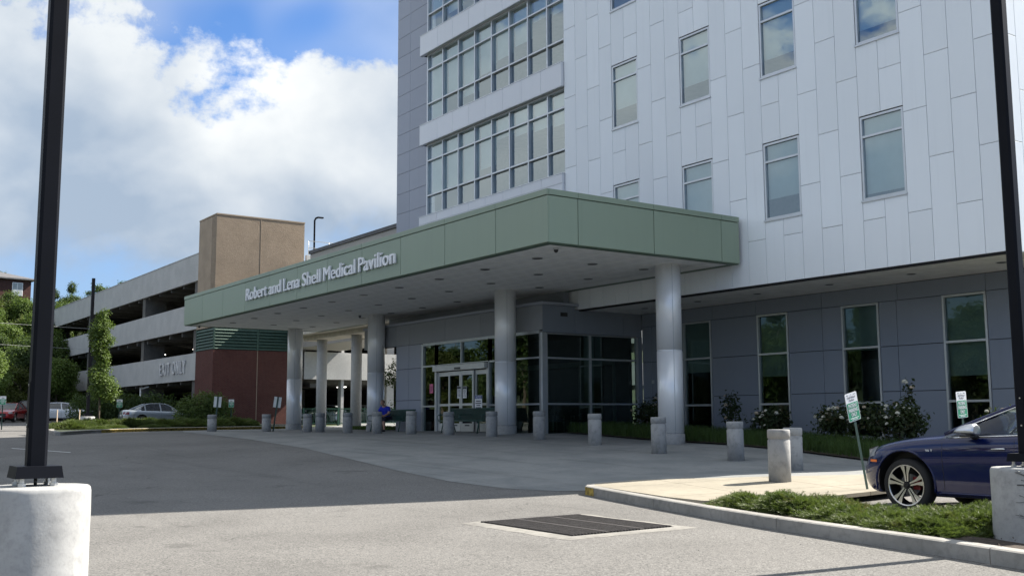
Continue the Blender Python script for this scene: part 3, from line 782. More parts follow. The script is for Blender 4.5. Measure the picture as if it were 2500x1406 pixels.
# curtain wall: front
def curtain(axis, uv, zs, c, gm, parent, skip=(), dep=.14, fw_=.06, name='glazed_screen'):
    fr = MB()
    def bx(u0, u1, z0, z1, d0=0, d1=dep):
        if axis == 'y': fr.box(u0, u1, c+d0, c+d1, z0, z1)
        else: fr.box(c-d1, c-d0, u0, u1, z0, z1)
    for u in uv: bx(u-fw_/2, u+fw_/2, zs[0], zs[-1])
    for i, (a, b) in enumerate(zip(uv, uv[1:])):
        for j, z in enumerate(zs):
            if (i, j) in skip: continue
            bx(a+fw_/2, b-fw_/2, z-fw_/2 if j else z, z+fw_/2 if j < len(zs)-1 else z, .004, dep-.01)
    f = wb(fr, name, 'frame_metal', parent)
    for i, (a, b) in enumerate(zip(uv, uv[1:])):
        for j, (z0, z1) in enumerate(zip(zs, zs[1:])):
            if (i, 'p', j) in skip: continue
            m_ = MB(); e = fw_/2; y_ = c+.07 if axis == 'y' else c-.07
            P = [(a+e, z0+e), (b-e, z0+e), (b-e, z1-e), (a+e, z1-e)]
            m_.add([(p, y_, q) if axis == 'y' else (y_, p, q) for p, q in P], [(0, 1, 2, 3)]); wb(m_, 'pane', gm, f)
    return f
ZS = [.92, 1.94, 3.54, 4.40]
curtain('y', [-36.83, -35.85], ZS, YV, 'lower_glass', ves)
curtain('y', [-35.85, -33.93, -32.02], [3.54, 4.40], YV, 'lower_glass', ves)
curtain('y', [-32.02, -30.45, -28.86], [.92, 1.94, 3.54, 4.40], YV, 'lower_glass', ves)
mb = MB(); mb.box(-36.95, -36.86, YV, YV+.15, .9, 4.46); mb.box(XR-.16, XR+.0, YV, YV+.16, .85, 4.40); wb(mb, 'corner_post', 'frame_metal', ves)
curtain('x', [YV+.19, 23.65, YG-.23], [.88, 1.94, 3.52, 4.38], XR, 'lower_glass', ves)
mb = MB(); mb.box(-36.86, XR-.2, YV+.02, YV+.18, 4.40, 4.48); wb(mb, 'head_trim', 'frame_metal', ves)
# sliding doors with header
d = MB(); d.box(-35.82, -32.1, YV-.14, YV+.12, 3.30, 3.51); d.box(-35.82, -35.72, YV-.02, YV+.12, .93, 3.30); d.box(-32.14, -32.05, YV-.02, YV+.12, .93, 3.3)
hd = wb(d, 'door_header', 'door_metal', ves)
m_ = MB(); m_.box(-34.15, -33.75, YV-.17, YV-.142, 3.33, 3.40); wb(m_, 'motion_sensor', 'lens_dark', hd)
def leaf(x0, x1, y, mid=1.98):
    m_ = MB(); s = .085
    m_.box(x0, x0+s, y, y+.05, .97, 3.26); m_.box(x1-s, x1, y, y+.05, .97, 3.26)
    m_.box(x0+s, x1-s, y+.001, y+.049, 3.1, 3.26); m_.box(x0+s, x1-s, y+.001, y+.049, mid-.045, mid+.045); m_.box(x0+s, x1-s, y+.001, y+.049, .97, 1.27)
    f = wb(m_, 'door', 'door_metal', ves)
    for z0, z1 in ((1.27, mid-.045), (mid+.045, 3.1)):
        p = MB(); p.add([(x0+s, y+.025, z0), (x1-s, y+.025, z0), (x1-s, y+.025, z1), (x0+s, y+.025, z1)], [(0, 1, 2, 3)]); wb(p, 'pane', 'lower_glass', f)
    return f
l1 = leaf(-35.7, -34.78, YV+.06); l2 = leaf(-34.80, -33.92, YV-.02); l3 = leaf(-33.9, -33.02, YV-.02); l4 = leaf(-33.02, -32.12, YV+.06)
def notice(x0, x1, z0, z1, y, head, paper, parent, lines=6, name='paper_notice'):
    m_ = MB(); m_.box(x0, x1, y-.006, y, z0, z1, 0)
    h = z1-z0
    if head: m_.box(x0+.01, x1-.01, y-.008, y-.0061, z1-h*.22, z1-h*.03, 1)
    for q in range(lines):
        zc = z1-h*(.30+.62*q/lines); wd = (x1-x0)*random.Random(q*7+int(x0*10)).uniform(.5, .78)
        m_.box((x0+x1)/2-wd/2, (x0+x1)/2+wd/2, y-.008, y-.0061, zc-h*.035, zc, 2)
    return wb(m_, name, [paper, 'sign_blue' if head == 2 else 'sign_ink', 'sign_ink'], parent)
notice(-34.12, -33.86, 2.22, 2.68, YV-.035, 1, 'sign_white', l2); notice(-33.72, -33.46, 2.22, 2.66, YV-.035, 1, 'sign_white', l3)
notice(-36.2, -35.94, 2.46, 2.82, YV-.03, 0, 'sign_pink', ves, 5)
for lf, xc_ in ((l2, -34.3), (l3, -33.45)):
    m_ = MB(); m_.box(xc_-.16, xc_+.16, YV-.024, YV-.0205, 1.17, 1.22); wb(m_, 'decal', 'sign_ink', lf)
# interior of the vestibule
mb = MB(); mb.box(-38.8, -28.9, 25.6, 25.75, .9, 4.6); mb.box(-38.8, -28.9, YV+.2, 25.6, 4.55, 4.65); mb.box(-38.8, -28.9, YV+.2, 25.6, .80, .92)
wb(mb, 'lobby', 'interior_dark', ves)
mb = MB()
for x in (-38.6, -36.4, -34.1, -33.9, -31.6, -29.6): mb.box(x, x+.08, 25.4, 25.5, .92, 3.6)
mb.box(-38.6, -29.6, 25.4, 25.5, 3.4, 3.6); mb.box(-31.1, -30.6, 25.1, 25.35, .92, 4.5); wb(mb, 'inner_doors', 'interior_wall', ves)
# waiting chairs seen through the glass
ch = None
def lobby_chair():
    r = empty('waiting_chair', (0, 0, 0), 0, 'x', 'chair', 'waiting chairs behind the lobby glass')
    m_ = MB(); m_.box(-.25, .25, -.24, .22, .40, .48); m_.build('seat', 'interior_dark', r)
    m_ = MB(); m_.bar((0, .22, .48), (0, .3, .88), .5, .05, upv=(1, 0, 0)); m_.v = [(x, y, z) for x, y, z in m_.v]; m_.build('backrest', 'interior_dark', r)
    for sx_ in (-.25, .25):
        for sy_ in (-.22, .22): q = MB(); q.tube([(sx_, sy_, 0), (sx_, sy_, .62)], .014, 6); q.build('leg', 'frame_metal', r)
    return r
c0 = lobby_chair(); c0.location = (-29.6, 22.7, .92); c0.rotation_euler = (0, 0, R(90)); c0['label'] = 'waiting chair behind the lobby glass, nearest the corner post'
dup(c0, (-29.6, 23.5, .92), R(90), 'waiting chair behind the lobby glass, middle of the three')
dup(c0, (-29.6, 24.3, .92), R(90), 'waiting chair behind the lobby glass, farthest from the corner post')
m_ = MB(); m_.box(-28.98, -28.72+.04, 22.3, 22.6, 4.98, 5.12); wb(m_, 'wall_vent', 'lens_dark', ves)
m_ = MB(); m_.box(-28.3+.1, -28.3+.22, YG-.02, YG-.001, 2.68, 2.8); wb(m_, 'access_panel', 'frame_metal', bld)

# ================================================================== CANOPY
CX0, CX1, CY0, CY1, CZ0, CZ1, CZJ = -49.9, -20.93, 15.885, YW-.0, 5.92, 7.32, 7.155
can = empty('entrance_canopy', (-35, 19.5, .9), 0, 'long sage green drive-through canopy on silver round columns carrying white raised letters', 'canopy')
FJ = [CX1]+[-23.3-2.665*i for i in range(10)]+[CX0]
for a, b in zip(FJ[1:], FJ): 
    panel(a, b, CZ0, CZJ, CY0, 'green_panel', can, 'fascia_panel', th=.05, j=.02); panel(a, b, CZJ, CZ1, CY0-.02, 'green_panel', can, 'coping_panel', th=.3, j=.012)
for a, b in ((CY0, 16.88), (16.88, 19.56), (19.56, 22.21), (22.21, CY1-.13)):
    panel(a+(.03 if a == CY0 else 0), b, CZ0, CZJ, CX1, 'green_panel', can, 'fascia_panel', th=.05, face='x', j=.02); panel(a+(.03 if a == CY0 else 0), b, CZJ, CZ1, CX1+.02, 'green_panel', can, 'coping_panel', th=.3, face='x', j=.012)
for a, b in ((CY0, 19.5), (19.5, CY1)):
    m_ = MB(); m_.box(CX0-.0, CX0+.05, a+(.06 if a == CY0 else 0), b, CZ0, CZ1-.01); wb(m_, 'fascia_panel', 'green_panel', can)
mb = MB(); mb.box(CX0+.06, CX1-.06, CY0+.06, CY1-.13, CZ0+.06, CZ1-.04); wb(mb, 'canopy_core', 'joint_black', can)
TX = .06; rim_ = .26
mb = MB(); z0, z1 = CZ0-.012, CZ0+.045
mb.box(CX0+.003, CX1-.052, CY0+.052, CY0+rim_, z0, z1); mb.box(CX0+.003, CX1-.052, CY1-rim_-.12, CY1-.13, z0, z1)
mb.box(CX0+.003, CX0+rim_, CY0+rim_, CY1-rim_-.12, z0, z1); mb.box(CX1-rim_, CX1-.052, CY0+rim_, CY1-rim_-.12, z0, z1)
wb(mb, 'soffit_trim', 'green_soffit_trim', can)
# ceiling tiles: the 300 nearest as parts, the rest joined
tiles = []
tx = CX1-rim_; ts = .6655
while tx > CX0+rim_+.02:
    ty = CY0+rim_
    while ty < CY1-rim_-.13:
        tiles.append((max(tx-ts, CX0+rim_), tx, ty, min(ty+ts, CY1-rim_-.12))); ty += ts
    tx -= ts
tiles.sort(key=lambda t: t[1]**2*.9+t[2]**2-0)
tiles.sort(key=lambda t: math.hypot(t[1], t[2]))
rest = MB(); tcache = {}; rt_ = random.Random(5)
for i, (a, b, c, e) in enumerate(tiles):
    dz = rt_.uniform(-.0015, .0015)
    if i < 300:
        ky = (round(b-a, 3), round(e-c, 3))
        if ky not in tcache:
            m_ = MB(); hx, hy = (b-a)/2-.015, (e-c)/2-.015; m_.box(-hx, hx, -hy, hy, -.008, .02); tcache[ky] = m_.mesh('soffit_tile', 'soffit_tile')
        o = link('soffit_tile', tcache[ky], can, Vector(((a+b)/2, (c+e)/2, CZ0+dz))-can.location)
    else: rest.box(a+.015, b-.015, c+.015, e-.015, CZ0-.008+dz, CZ0+.02)
o = wb(rest, 'soffit_tile', 'soffit_tile', can); o['kind'] = 'stuff'
mb = MB(); mb.box(CX0+rim_, CX1-rim_, CY0+rim_, CY1-rim_-.12, CZ0+.012, CZ0+.05); wb(mb, 'ceiling_grid', 'joint_black', can)
DLm = MB(); DLm.lathe([(.155, -.018), (.16, -.006)], 24, (0, 0, 0)); DLm.lathe([(.142, -.024), (.142, -.0185)], 24, (0, 0, 0), 1)
dlme = DLm.mesh('downlight', ['frame_metal', 'lens_dark'])
for i in range(10):
    for j, y in enumerate((17.25, 19.25, 21.25)):
        if (i, j) in ((3, 2),): continue
        link('downlight', dlme, can, Vector((-23.23-2.642*i, y, CZ0-.006))-can.location)
for (x, y) in ((-22.3, 21.35), (-30.0, 20.85), (-40.1, 21.1), (-48.7, 21.1)):
    m_ = MB(); r_ = .372
    zg = g(x, y)
    m_.lathe([(r_, zg+.30), (r_, 3.38)], 40, (x, y, 0)); m_.lathe([(r_-.012, 3.381), (r_-.012, 3.419)], 40, (x, y, 0)); m_.lathe([(r_, 3.42), (r_, CZ0-.009)], 40, (x, y, 0))
    c_o = wb(m_, 'column', 'column_metal', can)
    for f in c_o.data.polygons: pass
    m_ = MB(); m_.lathe([(r_+.018, zg-.4), (r_+.018, zg+.28), (r_-.02, zg+.298)], 40, (x, y, 0)); wb(m_, 'plinth', 'bollard_concrete', c_o)
    m_ = MB(); a_ = R(-25)
    m_.box(x+math.cos(a_)*r_-.004, x+math.cos(a_)*r_+.006, y+math.sin(a_)*r_-.006, y+math.sin(a_)*r_+.006, zg+.3, CZ0-.01); wb(m_, 'seam', 'frame_metal', c_o)
# raised letters, one word per part
WORDS = [('Robert', -41.68, -39.41), ('and', -39.22, -37.99), ('Lena', -37.77, -36.22), ('Shell', -36.0, -34.38), ('Medical', -34.17, -31.63), ('Pavilion', -31.42, -28.85)]
capH = max(v.co.y for v in textmesh('H', 1.0).vertices)
for wd, xa, xb_ in WORDS:
    size = .485/capH; me = textmesh(wd, size, .03, 0, 'letter_white', name='lettering'); me = bold(me, size*.022)
    lo = min(v.co.x for v in me.vertices); hi = max(v.co.x for v in me.vertices)
    for v in me.vertices: v.co.x = (v.co.x-lo)*(xb_-xa)/(hi-lo)
    o = link('lettering', me, can); o['label'] = 'raised white word reading '+wd
    o.rotation_euler = (R(90), 0, 0); o.location = Vector((xa, CY0-.055, 6.352))-can.location
# dome cameras under the canopy
for (x, y, lb) in ((-21.55, 16.62, 'small dome security camera under the near corner of the canopy'), (-49.2, 16.4, 'small dome security camera under the far left corner of the canopy'), (-40.5, 20.5, 'small dome security camera on the ceiling beside the second column from the left')):
    r = empty('security_camera', (x, y, CZ0-.012), 0, lb, 'camera', 'dome cameras under the canopy')
    m_ = MB(); m_.lathe([(.07, -.04), (.075, 0)], 16); m_.build('housing', 'frame_metal', r)
    m_ = MB(); m_.lathe([(.002, -.125), (.035, -.115), (.058, -.08), (.06, -.041)], 16); m_.build('dome', 'lens_dark', r)
# ================================================================== GARAGE
YGA = 24.0; XT0, XT1 = -72.55, -68.99
gar = empty('parking_garage', (-95, 33, 1.2), 0, 'open concrete parking garage of four levels with wide plain spandrel bands', 'parking garage')
SB = [(4.17, 6.06), (7.75, 9.57), (11.19, 13.1)]
BX = [-121.2, -104.25, -86.35, XT0]
pj = .012
for (z0, z1) in SB:
    for a, b in zip(BX, BX[1:]):
        m_ = MB(); m_.box(a+pj, b-pj, YGA, YGA+.2, z0, z1); wb(m_, 'spandrel_panel', 'garage_concrete', gar)
m_ = MB(); m_.box(-121.3, XT0, YGA-.03, YGA+.24, 13.105, 13.16); wb(m_, 'coping', 'garage_concrete', gar)
for x in (-120.6, -104.25, -86.35, -73.4):
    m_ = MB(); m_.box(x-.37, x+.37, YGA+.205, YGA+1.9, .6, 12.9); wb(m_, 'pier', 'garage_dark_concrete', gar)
for y in (38, 52, 66):
    for x in (-120.6, -104.25, -86.35, -70.2):
        m_ = MB(); m_.box(x-.3, x+.3, y-.3, y+.3, .6, 12.5); wb(m_, 'pier', 'garage_concrete', gar)
for zt in (4.9, 8.4, 11.95):
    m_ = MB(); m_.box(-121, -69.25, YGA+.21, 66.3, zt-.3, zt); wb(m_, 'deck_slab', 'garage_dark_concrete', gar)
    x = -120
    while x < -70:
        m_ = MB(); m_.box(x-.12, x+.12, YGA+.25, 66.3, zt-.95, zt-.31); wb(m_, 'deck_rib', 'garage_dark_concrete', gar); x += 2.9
for zt in (4.9, 8.4, 11.95):       # inner girders
    for y in (31.5, 44.5):
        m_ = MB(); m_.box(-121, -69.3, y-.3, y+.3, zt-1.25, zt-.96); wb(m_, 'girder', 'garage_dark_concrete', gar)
m_ = MB(); m_.box(-100, -69.3, 44.8, 45.1, .8, 12); m_.box(-100, -99.7, 32, 45, 5, 12); wb(m_, 'inner_wall', 'garage_dark_concrete', gar)
EJ = [30.6, 37.9, 45.2, 52.5, 66.5]
for (z0, z1) in ((4.23, 6.18), (7.9, 9.6), (11.3, 13.1)):
    for a, b in zip(EJ, EJ[1:]):
        m_ = MB(); m_.box(XT1-.2, XT1, a+pj, b-pj, z0, z1); wb(m_, 'spandrel_panel', 'garage_concrete', gar)
for y in (33.7, 41.0, 48.3):
    m_ = MB(); m_.box(XT1-.75, XT1-.22, y-.11, y+.11, .6, 12); wb(m_, 'pier', 'garage_concrete', gar)
for (x, y, z) in ((-81.5, 27.5, 10.9), (-86.0, 28.5, 10.95), (-92.5, 29.5, 10.9), (-80.5, 27.4, 7.35), (-87.5, 29, 7.35), (-97, 29, 7.35), (-84, 29.5, 3.9), (-75.5, 38.5, 7.3), (-74.5, 36.2, 3.9)):
    m_ = MB(); m_.box(x-.55, x+.55, y-.14, y+.14, z-.06, z, 0); m_.box(x-.6, x+.6, y-.18, y+.18, z+.001, z+.09, 1); wb(m_, 'ceiling_light', ['lamp_glow', 'frame_metal'], gar)
sz = .92/capH; me = textmesh('EXIT ONLY', sz, .035, 0, 'letter_grey', name='lettering', space=1.3); wE = max(v.co.x for v in me.vertices)
for v in me.vertices: v.co.x *= 6.05/wE
me = bold(me, .016)
o = link('lettering', me, gar); o['label'] = 'raised grey letters reading EXIT ONLY'; o.rotation_euler = (R(90), 0, 0); o.location = Vector((-80.6, YGA-.07, 4.72))-gar.location
# height clearance bar by the exit
bar = empty('clearance_bar', (-84.6, 23.7, 1.2), 0, 'slim grey overhead bar on a post at the garage exit', 'barrier')
m_ = MB(); m_.tube([(0, 0, 0), (0, 0, 2.7)], .07, 8); m_.build('post', 'frame_metal', bar); m_ = MB(); m_.bar((0, 0, 2.62), (2.6, -.2, 2.72), .1, .1); m_.build('arm', 'frame_metal', bar)

# stair tower: red brick base, green louvres, tan block top
tw = empty('stair_tower', (-70.8, 27.2, 1), 0, 'square stair tower of tan block over green louvres and red brick beside the garage', 'tower')
Y1T = 30.42
m_ = MB(); m_.box(XT0, XT1, YGA-.0, Y1T, 7.66, 15.35); wb(m_, 'block_wall', 'split_block', tw)
m_ = MB(); m_.box(XT0+.002, XT1-.9, YGA-.012, YGA+.001, 7.66, 15.3); wb(m_, 'render_face', 'tan_wall', tw)
m_ = MB(); m_.box(XT0-.03, XT1+.03, YGA-.03, Y1T+.03, 15.352, 15.44); wb(m_, 'coping', 'tan_wall', tw)
m_ = MB(); m_.box(XT0, XT1, YGA, Y1T, .5, 6.12); wb(m_, 'brick_wall', 'red_brick', tw)
m_ = MB(); m_.box(XT1-.001, XT1+.012, 27.1, 27.14, .6, 6.1); m_.box(XT1-.001, XT1+.015, 27.15, 27.19, 7.7, 15.3); wb(m_, 'control_joint', 'tan_wall', tw)
m_ = MB(); m_.box(XT0+.12, XT1-.12, YGA+.12, Y1T-.12, 6.12, 7.66); wb(m_, 'louvre_backing', 'joint_black', tw)
mat('louvre_green', (.042, .088, .068), .6)
def louv(a, b, axis):
    nz = 7
    fr = MB(); s = .07
    for u in (a, b-s):
        if axis == 'y': fr.box(u, u+s, YGA-.01, YGA+.12, 6.13, 7.65)
        else: fr.box(XT1-.12, XT1+.01, u, u+s, 6.13, 7.65)
    f = wb(fr, 'louvre_frame', 'louvre_green', tw)
    for q in range(nz):
        z = 6.16+1.47*q/nz; h = 1.47/nz
        m_ = MB()
        pr = [(-.02, z), (-.02, z+.035), (.10, z+h*.98), (.115, z+h*.9)]
        P = []
        for u in (a+s, b-s):
            for dd, zz_ in pr: P.append((u, YGA+dd, zz_) if axis == 'y' else (XT1-dd, u, zz_))
        m_.add(P, [(0, 1, 2, 3), (7, 6, 5, 4), (0, 4, 5, 1), (1, 5, 6, 2), (2, 6, 7, 3), (3, 7, 4, 0)]); wb(m_, 'louvre_slat', 'louvre_green', f)
louv(XT0, XT1, 'y'); louv(YGA+.02, 27.13, 'x'); louv(27.13, Y1T, 'x')
# roof lamp and guard rail
rl = empty('roof_lamp', (-69.9, 31.6, 13.1), 0, 'dark lamp post with a short curved arm on the garage roof', 'lamp post')
m_ = MB(); m_.tube([(0, 0, -.6), (0, 0, 2.75), (.03, .08, 2.92), (.12, .2, 2.98)], .07, 8); m_.build('pole', 'pole_paint', rl)
m_ = MB(); m_.box(.0, .22, .18, .62, 2.94, 3.03); m_.build('lamp_head', 'pole_paint', rl)
rr = empty('guard_rail', (XT1-.1, 33, 13.1), 0, 'thin pale guard rail along the garage roof edge beside the tower', 'railing')
for y in (-2.2, -.6, 1.0, 2.6): m_ = MB(); m_.tube([(0, y, 0), (0, y, 1.05)], .025, 6); m_.build('post', 'alu_back', rr)
for z in (1.05, .55): m_ = MB(); m_.tube([(0, -2.2, z), (0, 4.5, z)], .022, 6); m_.build('rail', 'alu_back', rr)

# raised wing behind the canopy
wg = empty('raised_wing', (-50, 30, 6.2), 0, 'low beige wing raised on round concrete columns behind the canopy', 'building')
WX0, WX1, WY0, WY1 = -58.2, -42.98, 26.1, 33.4
xx = WX0
while xx < WX1-.1:
    b_ = min(xx+3.05, WX1); panel(xx, b_, 6.75, 10.9, WY0, 'wing_panel', wg, 'wall_panel', th=.04); panel(xx, b_, 10.9, 11.35, WY0-.03, 'wing_panel', wg, 'parapet_panel', th=.07); xx += 3.05
m_ = MB(); m_.box(WX0+.0, WX1, WY0+.05, WY1, 6.75, 11.3); wb(m_, 'wing_body', 'wing_panel', wg)
m_ = MB(); m_.box(WX0-.06, WX1, WY0-.12, WY0+.25, 11.352, 11.55); wb(m_, 'coping', 'grey_roof', wg)
m_ = MB(); m_.box(WX0-.3, -38.9, WY0-1.1, WY0+.05, 6.32, 6.5); m_.box(WX0-.3, -38.9, WY0-.3, WY0+1.0, 6.08, 6.319); m_.box(WX0, -38.9, WY0+1.0, WY1, 6.4, 6.74); wb(m_, 'soffit_slab', 'cream_soffit', wg)
for x in (-57.0, -52.5):
    m_ = MB(); zg = g(x, 26.4); m_.lathe([(.30, zg-.3), (.30, 6.08)], 28, (x, 26.4, 0)); wb(m_, 'column', 'garage_concrete', wg)
for x in (-55.5, -46.0):
    m_ = MB(); m_.lathe([(.22, 6.25), (.26, 6.38)], 16, (x, 29.5, 0)); wb(m_, 'ceiling_light', 'lamp_glow', wg)
br = empty('link_bridge', (-63.5, 31.5, 6.3), 0, 'enclosed beige link bridge from the raised wing to the garage tower, behind the canopy', 'bridge')
m_ = MB(); m_.box(XT1+.02, WX0-.02, 30.45, 33.4, 6.3, 12.0); m_.box(XT1+1.2, WX0-.02, 29.5, 30.45, 6.3, 12.0); wb(m_, 'bridge_body', 'wing_panel', br)
m_ = MB(); m_.box(XT1+1.2, WX0-.02, 29.44, 29.5, 8.2, 9.8); wb(m_, 'window_band', 'interior_dark', br)
# green railing
rg = empty('green_railing', (-64, 34.6, g(-64, 34.6)), 0, 'dark green steel picket railing in front of the garage ground level', 'railing')
zr = 0; bal = MB()
for y in (-6.2, -3.72, -1.24, 1.24, 3.72, 6.2): m_ = MB(); m_.box(-.04, .04, y-.05, y+.05, -.2, 1.12); m_.build('post', 'rail_green', rg)
for z in (1.07, .12): m_ = MB(); m_.box(-.025, .025, -6.2, 6.2, z-.025, z+.025); m_.build('rail', 'rail_green', rg)
bm_ = MB(); bm_.box(-.01, .01, -.01, .01, .12, 1.05); bme = bm_.mesh('picket', 'rail_green')
for q in range(99):
    y = -6.12+q*.125; link('picket', bme, rg, (0, y, 0))
m_ = MB(); m_.box(-66, -61, 24.8, 26.2, g(-63, 25.5), g(-63, 25.5)+.14); o = wb(m_, 'low_slab', 'walk_concrete', None); o['kind'] = 'structure'

# ================================================================== POLES ON CONCRETE BASES
def light_pole(name, cx, cy, ztop, rad, zbot, rot, plate, psz, label, hh=8.2, scuff=False):
    r = empty(name, (cx, cy, zbot), 0, label, 'lamp post')
    m_ = MB(); H = ztop-zbot; rn = random.Random(int(cx*100))
    ph = [rn.uniform(0, 6.28) for _ in range(6)]
    wob = lambda a, z: .006*math.sin(3*a+ph[0])+.004*math.sin(7*a+ph[1]+z*2)+.003*math.sin(13*a+z*9+ph[2])
    prof = [(rad*1.01, -.2), (rad*1.01, 0), (rad*1.005, H*.25), (rad, H*.5), (rad, H*.8), (rad*.995, H-.04), (rad*.982, H-.015), (rad*.95, H-.003), (rad*.8, H), (.02, H+.004)]
    m_.lathe(prof, 64, (0, 0, 0), wob=wob); m_.build('concrete_base', 'base_concrete', r)
    p = MB(); c, s = math.cos(rot), math.sin(rot)
    def rot_(v): return (v[0]*c-v[1]*s, v[0]*s+v[1]*c, v[2])
    hp = psz/2; q = MB(); cf = psz*.16
    oc = [(-hp+cf, -hp), (hp-cf, -hp), (hp, -hp+cf), (hp, hp-cf), (hp-cf, hp), (-hp+cf, hp), (-hp, hp-cf), (-hp, -hp+cf)]
    q.prism(oc, H+.14, H+.14+hh); q.v = [rot_(v) for v in q.v]; q.build('pole', 'pole_paint', r)
    q = MB(); a, b = plate/2, plate*.46
    q.add([(-a, -a, H+.06), (a, -a, H+.06), (a, a, H+.06), (-a, a, H+.06), (-b, -b, H+.145), (b, -b, H+.145), (b, b, H+.145), (-b, b, H+.145)], [(0, 3, 2, 1), (4, 5, 6, 7), (0, 1, 5, 4), (1, 2, 6, 5), (2, 3, 7, 6), (3, 0, 4, 7)])
    q.v = [rot_(v) for v in q.v]; q.build('base_cover', 'pole_paint', r)
    for sx_ in (-1, 1):
        for sy_ in (-1, 1):
            q = MB(); q.lathe([(.03, H-.01), (.03, H+.025), (.018, H+.026), (.018, H+.058)], 6, (sx_*plate*.33, sy_*plate*.33, 0), smooth=False); q.v = [rot_(v) for v in q.v]; q.build('anchor_nut', 'pole_bolt', r)
    q = MB(); q.tube([(0.02, 0, H), (.02, 0, H+.06)], .012, 6); q.tube([(-.03, .01, H), (-.03, .01, H+.06)], .012, 6); q.build('cable_sleeve', 'lens_dark', r)
    # hand-hole cover on the face towards the drive
    q = MB(); q.box(-hp*.55, hp*.55, -hp-.004, -hp+.001, H+.42, H+.75); q.v = [rot_(v) for v in q.v]; hc = q.build('hand_hole_cover', 'pole_paint', r)
    for z in (H+.44, H+.73):
        q = MB(); q.lathe([(.009, -.009), (.006, -.0042)], 10, (0, -hp, z), axis='y'); q.v = [rot_(v) for v in q.v]; q.build('screw', 'pole_bolt', hc)
    return r
PL = (-8.32, 1.60); PR = (-6.05, 10.98)
lp = light_pole('light_pole', PL[0], PL[1], 1.02, .385, g(*PL)-.05, 0, .325, .135, 'near black square pole on a pale round concrete base, left edge of the drive')
rp = light_pole('light_pole', PR[0], PR[1], .945, .375, g(*PR)+.05, 0, .30, .135, 'black square pole on a concrete base in the juniper bed by the blue car')
# scuffs on the right base: thin dark rubber marks lying on its curved face
q = MB(); rn = random.Random(9)
for i in range(26):
    a = R(rn.uniform(-84, -58)); z = rn.choice([rn.uniform(.62, .80), rn.uniform(.42, .56), rn.uniform(.30, .38)]); L_ = rn.uniform(.03, .12); sl = rn.uniform(-.5, .2)
    pts = [(math.cos(a+L_*t/.375)*.3795, math.sin(a+L_*t/.375)*.3795, z+L_*t*sl+rn.uniform(-.002, .002)) for t in (0, .3, .6, 1)]
    q.tube(pts, rn.uniform(.0012, .003), 4)
q.build('scuff_mark', 'lens_dark', rp)
# far light pole behind the young tree
fx, fy = -66.5, 15.55; fz = g(fx, fy)
fp = empty('light_pole', (fx, fy, fz), 0, 'distant dark pole on a round concrete base behind the slender young tree', 'lamp post')
m_ = MB(); m_.lathe([(.42, -.2), (.42, .60), (.38, .62)], 32); m_.build('concrete_base', 'base_concrete', fp)
m_ = MB(); m_.box(-.085, .085, -.085, .085, .8, 9.0); m_.build('pole', 'pole_paint', fp)
m_ = MB(); m_.box(-.2, .2, -.2, .2, .62, .80); m_.build('base_cover', 'pole_paint', fp)

# ================================================================== BOLLARDS
BOL = [(-44.74,15.61,.963,.70),(-43.38,17.54,.925,.745),(-41.5,18.6,.90,.77),(-41.1,19.0,.898,.81),(-37.9,18.7,.925,.78),(-35.76,18.88,.905,.82),(-33.67,19.18,.886,.845),(-31.2,19.27,.896,.79),(-29.07,19.64,.83,.86),(-26.5,19.7,.775,.90),
 (-23.36,19.36,.683,.90),(-19.82,18.53,.58,.90),(-17.24,18.56,.44,.93),(-12.55,14.61,.386,.873),(-14.7,17.55,.35,.90)]
BLB = ['concrete bollard farthest left on the drive edge, in front of the leafy bush', 'concrete bollard in front of the red brick wall with a leaning sign beside it', 'concrete bollard in front of the leftmost silver column',
 'concrete bollard just right of the leftmost silver column', 'concrete bollard before the pale round concrete columns, left of the second silver column', 'concrete bollard in front of the person seated on the bench',
 'concrete bollard before the right end of the occupied bench', 'concrete bollard before the left end of the empty bench at the doors', 'concrete bollard before the right end of the empty bench', 'concrete bollard in front of the vestibule corner post, right of the third silver column',
 'concrete bollard in front of the dark lobby glass', 'concrete bollard directly in front of the rightmost silver column', 'concrete bollard just right of the rightmost silver column', 'nearest and tallest looking concrete bollard, lit warm at the shadow edge', 'concrete bollard half hidden behind the nearest one']
def bollard(h, seed):
    m_ = MB(); r_ = .195; rn = random.Random(seed); p0 = rn.uniform(0, 6)
    wob = lambda a, z: .006*math.sin(3*a+p0)+.004*math.sin(6*a+z*5+p0)
    m_.lathe([(r_, -.15), (r_, h-.19), (r_*.93, h-.178), (r_*.93, h-.158), (r_*1.015, h-.148), (r_*1.015, h-.03), (r_*.99, h-.008), (r_*.94, h), (.01, h+.003)], 32, (0, 0, 0), wob=wob)
    return m_.mesh('bollard', 'bollard_concrete')
BOL2 = [(-47.6, 17.6, None, None)]
for i, (x, y, z, h) in enumerate(BOL):
    m_ = bollard(h, i); o = link('bollard', m_, None, (x, y, z)); tag(o, BLB[i], 'bollard', 'round concrete bollards along the drive')
    o.rotation_euler = (R(random.Random(i).uniform(-.5, .5)), R(random.Random(i+50).uniform(-.6, .6)), i*1.3)

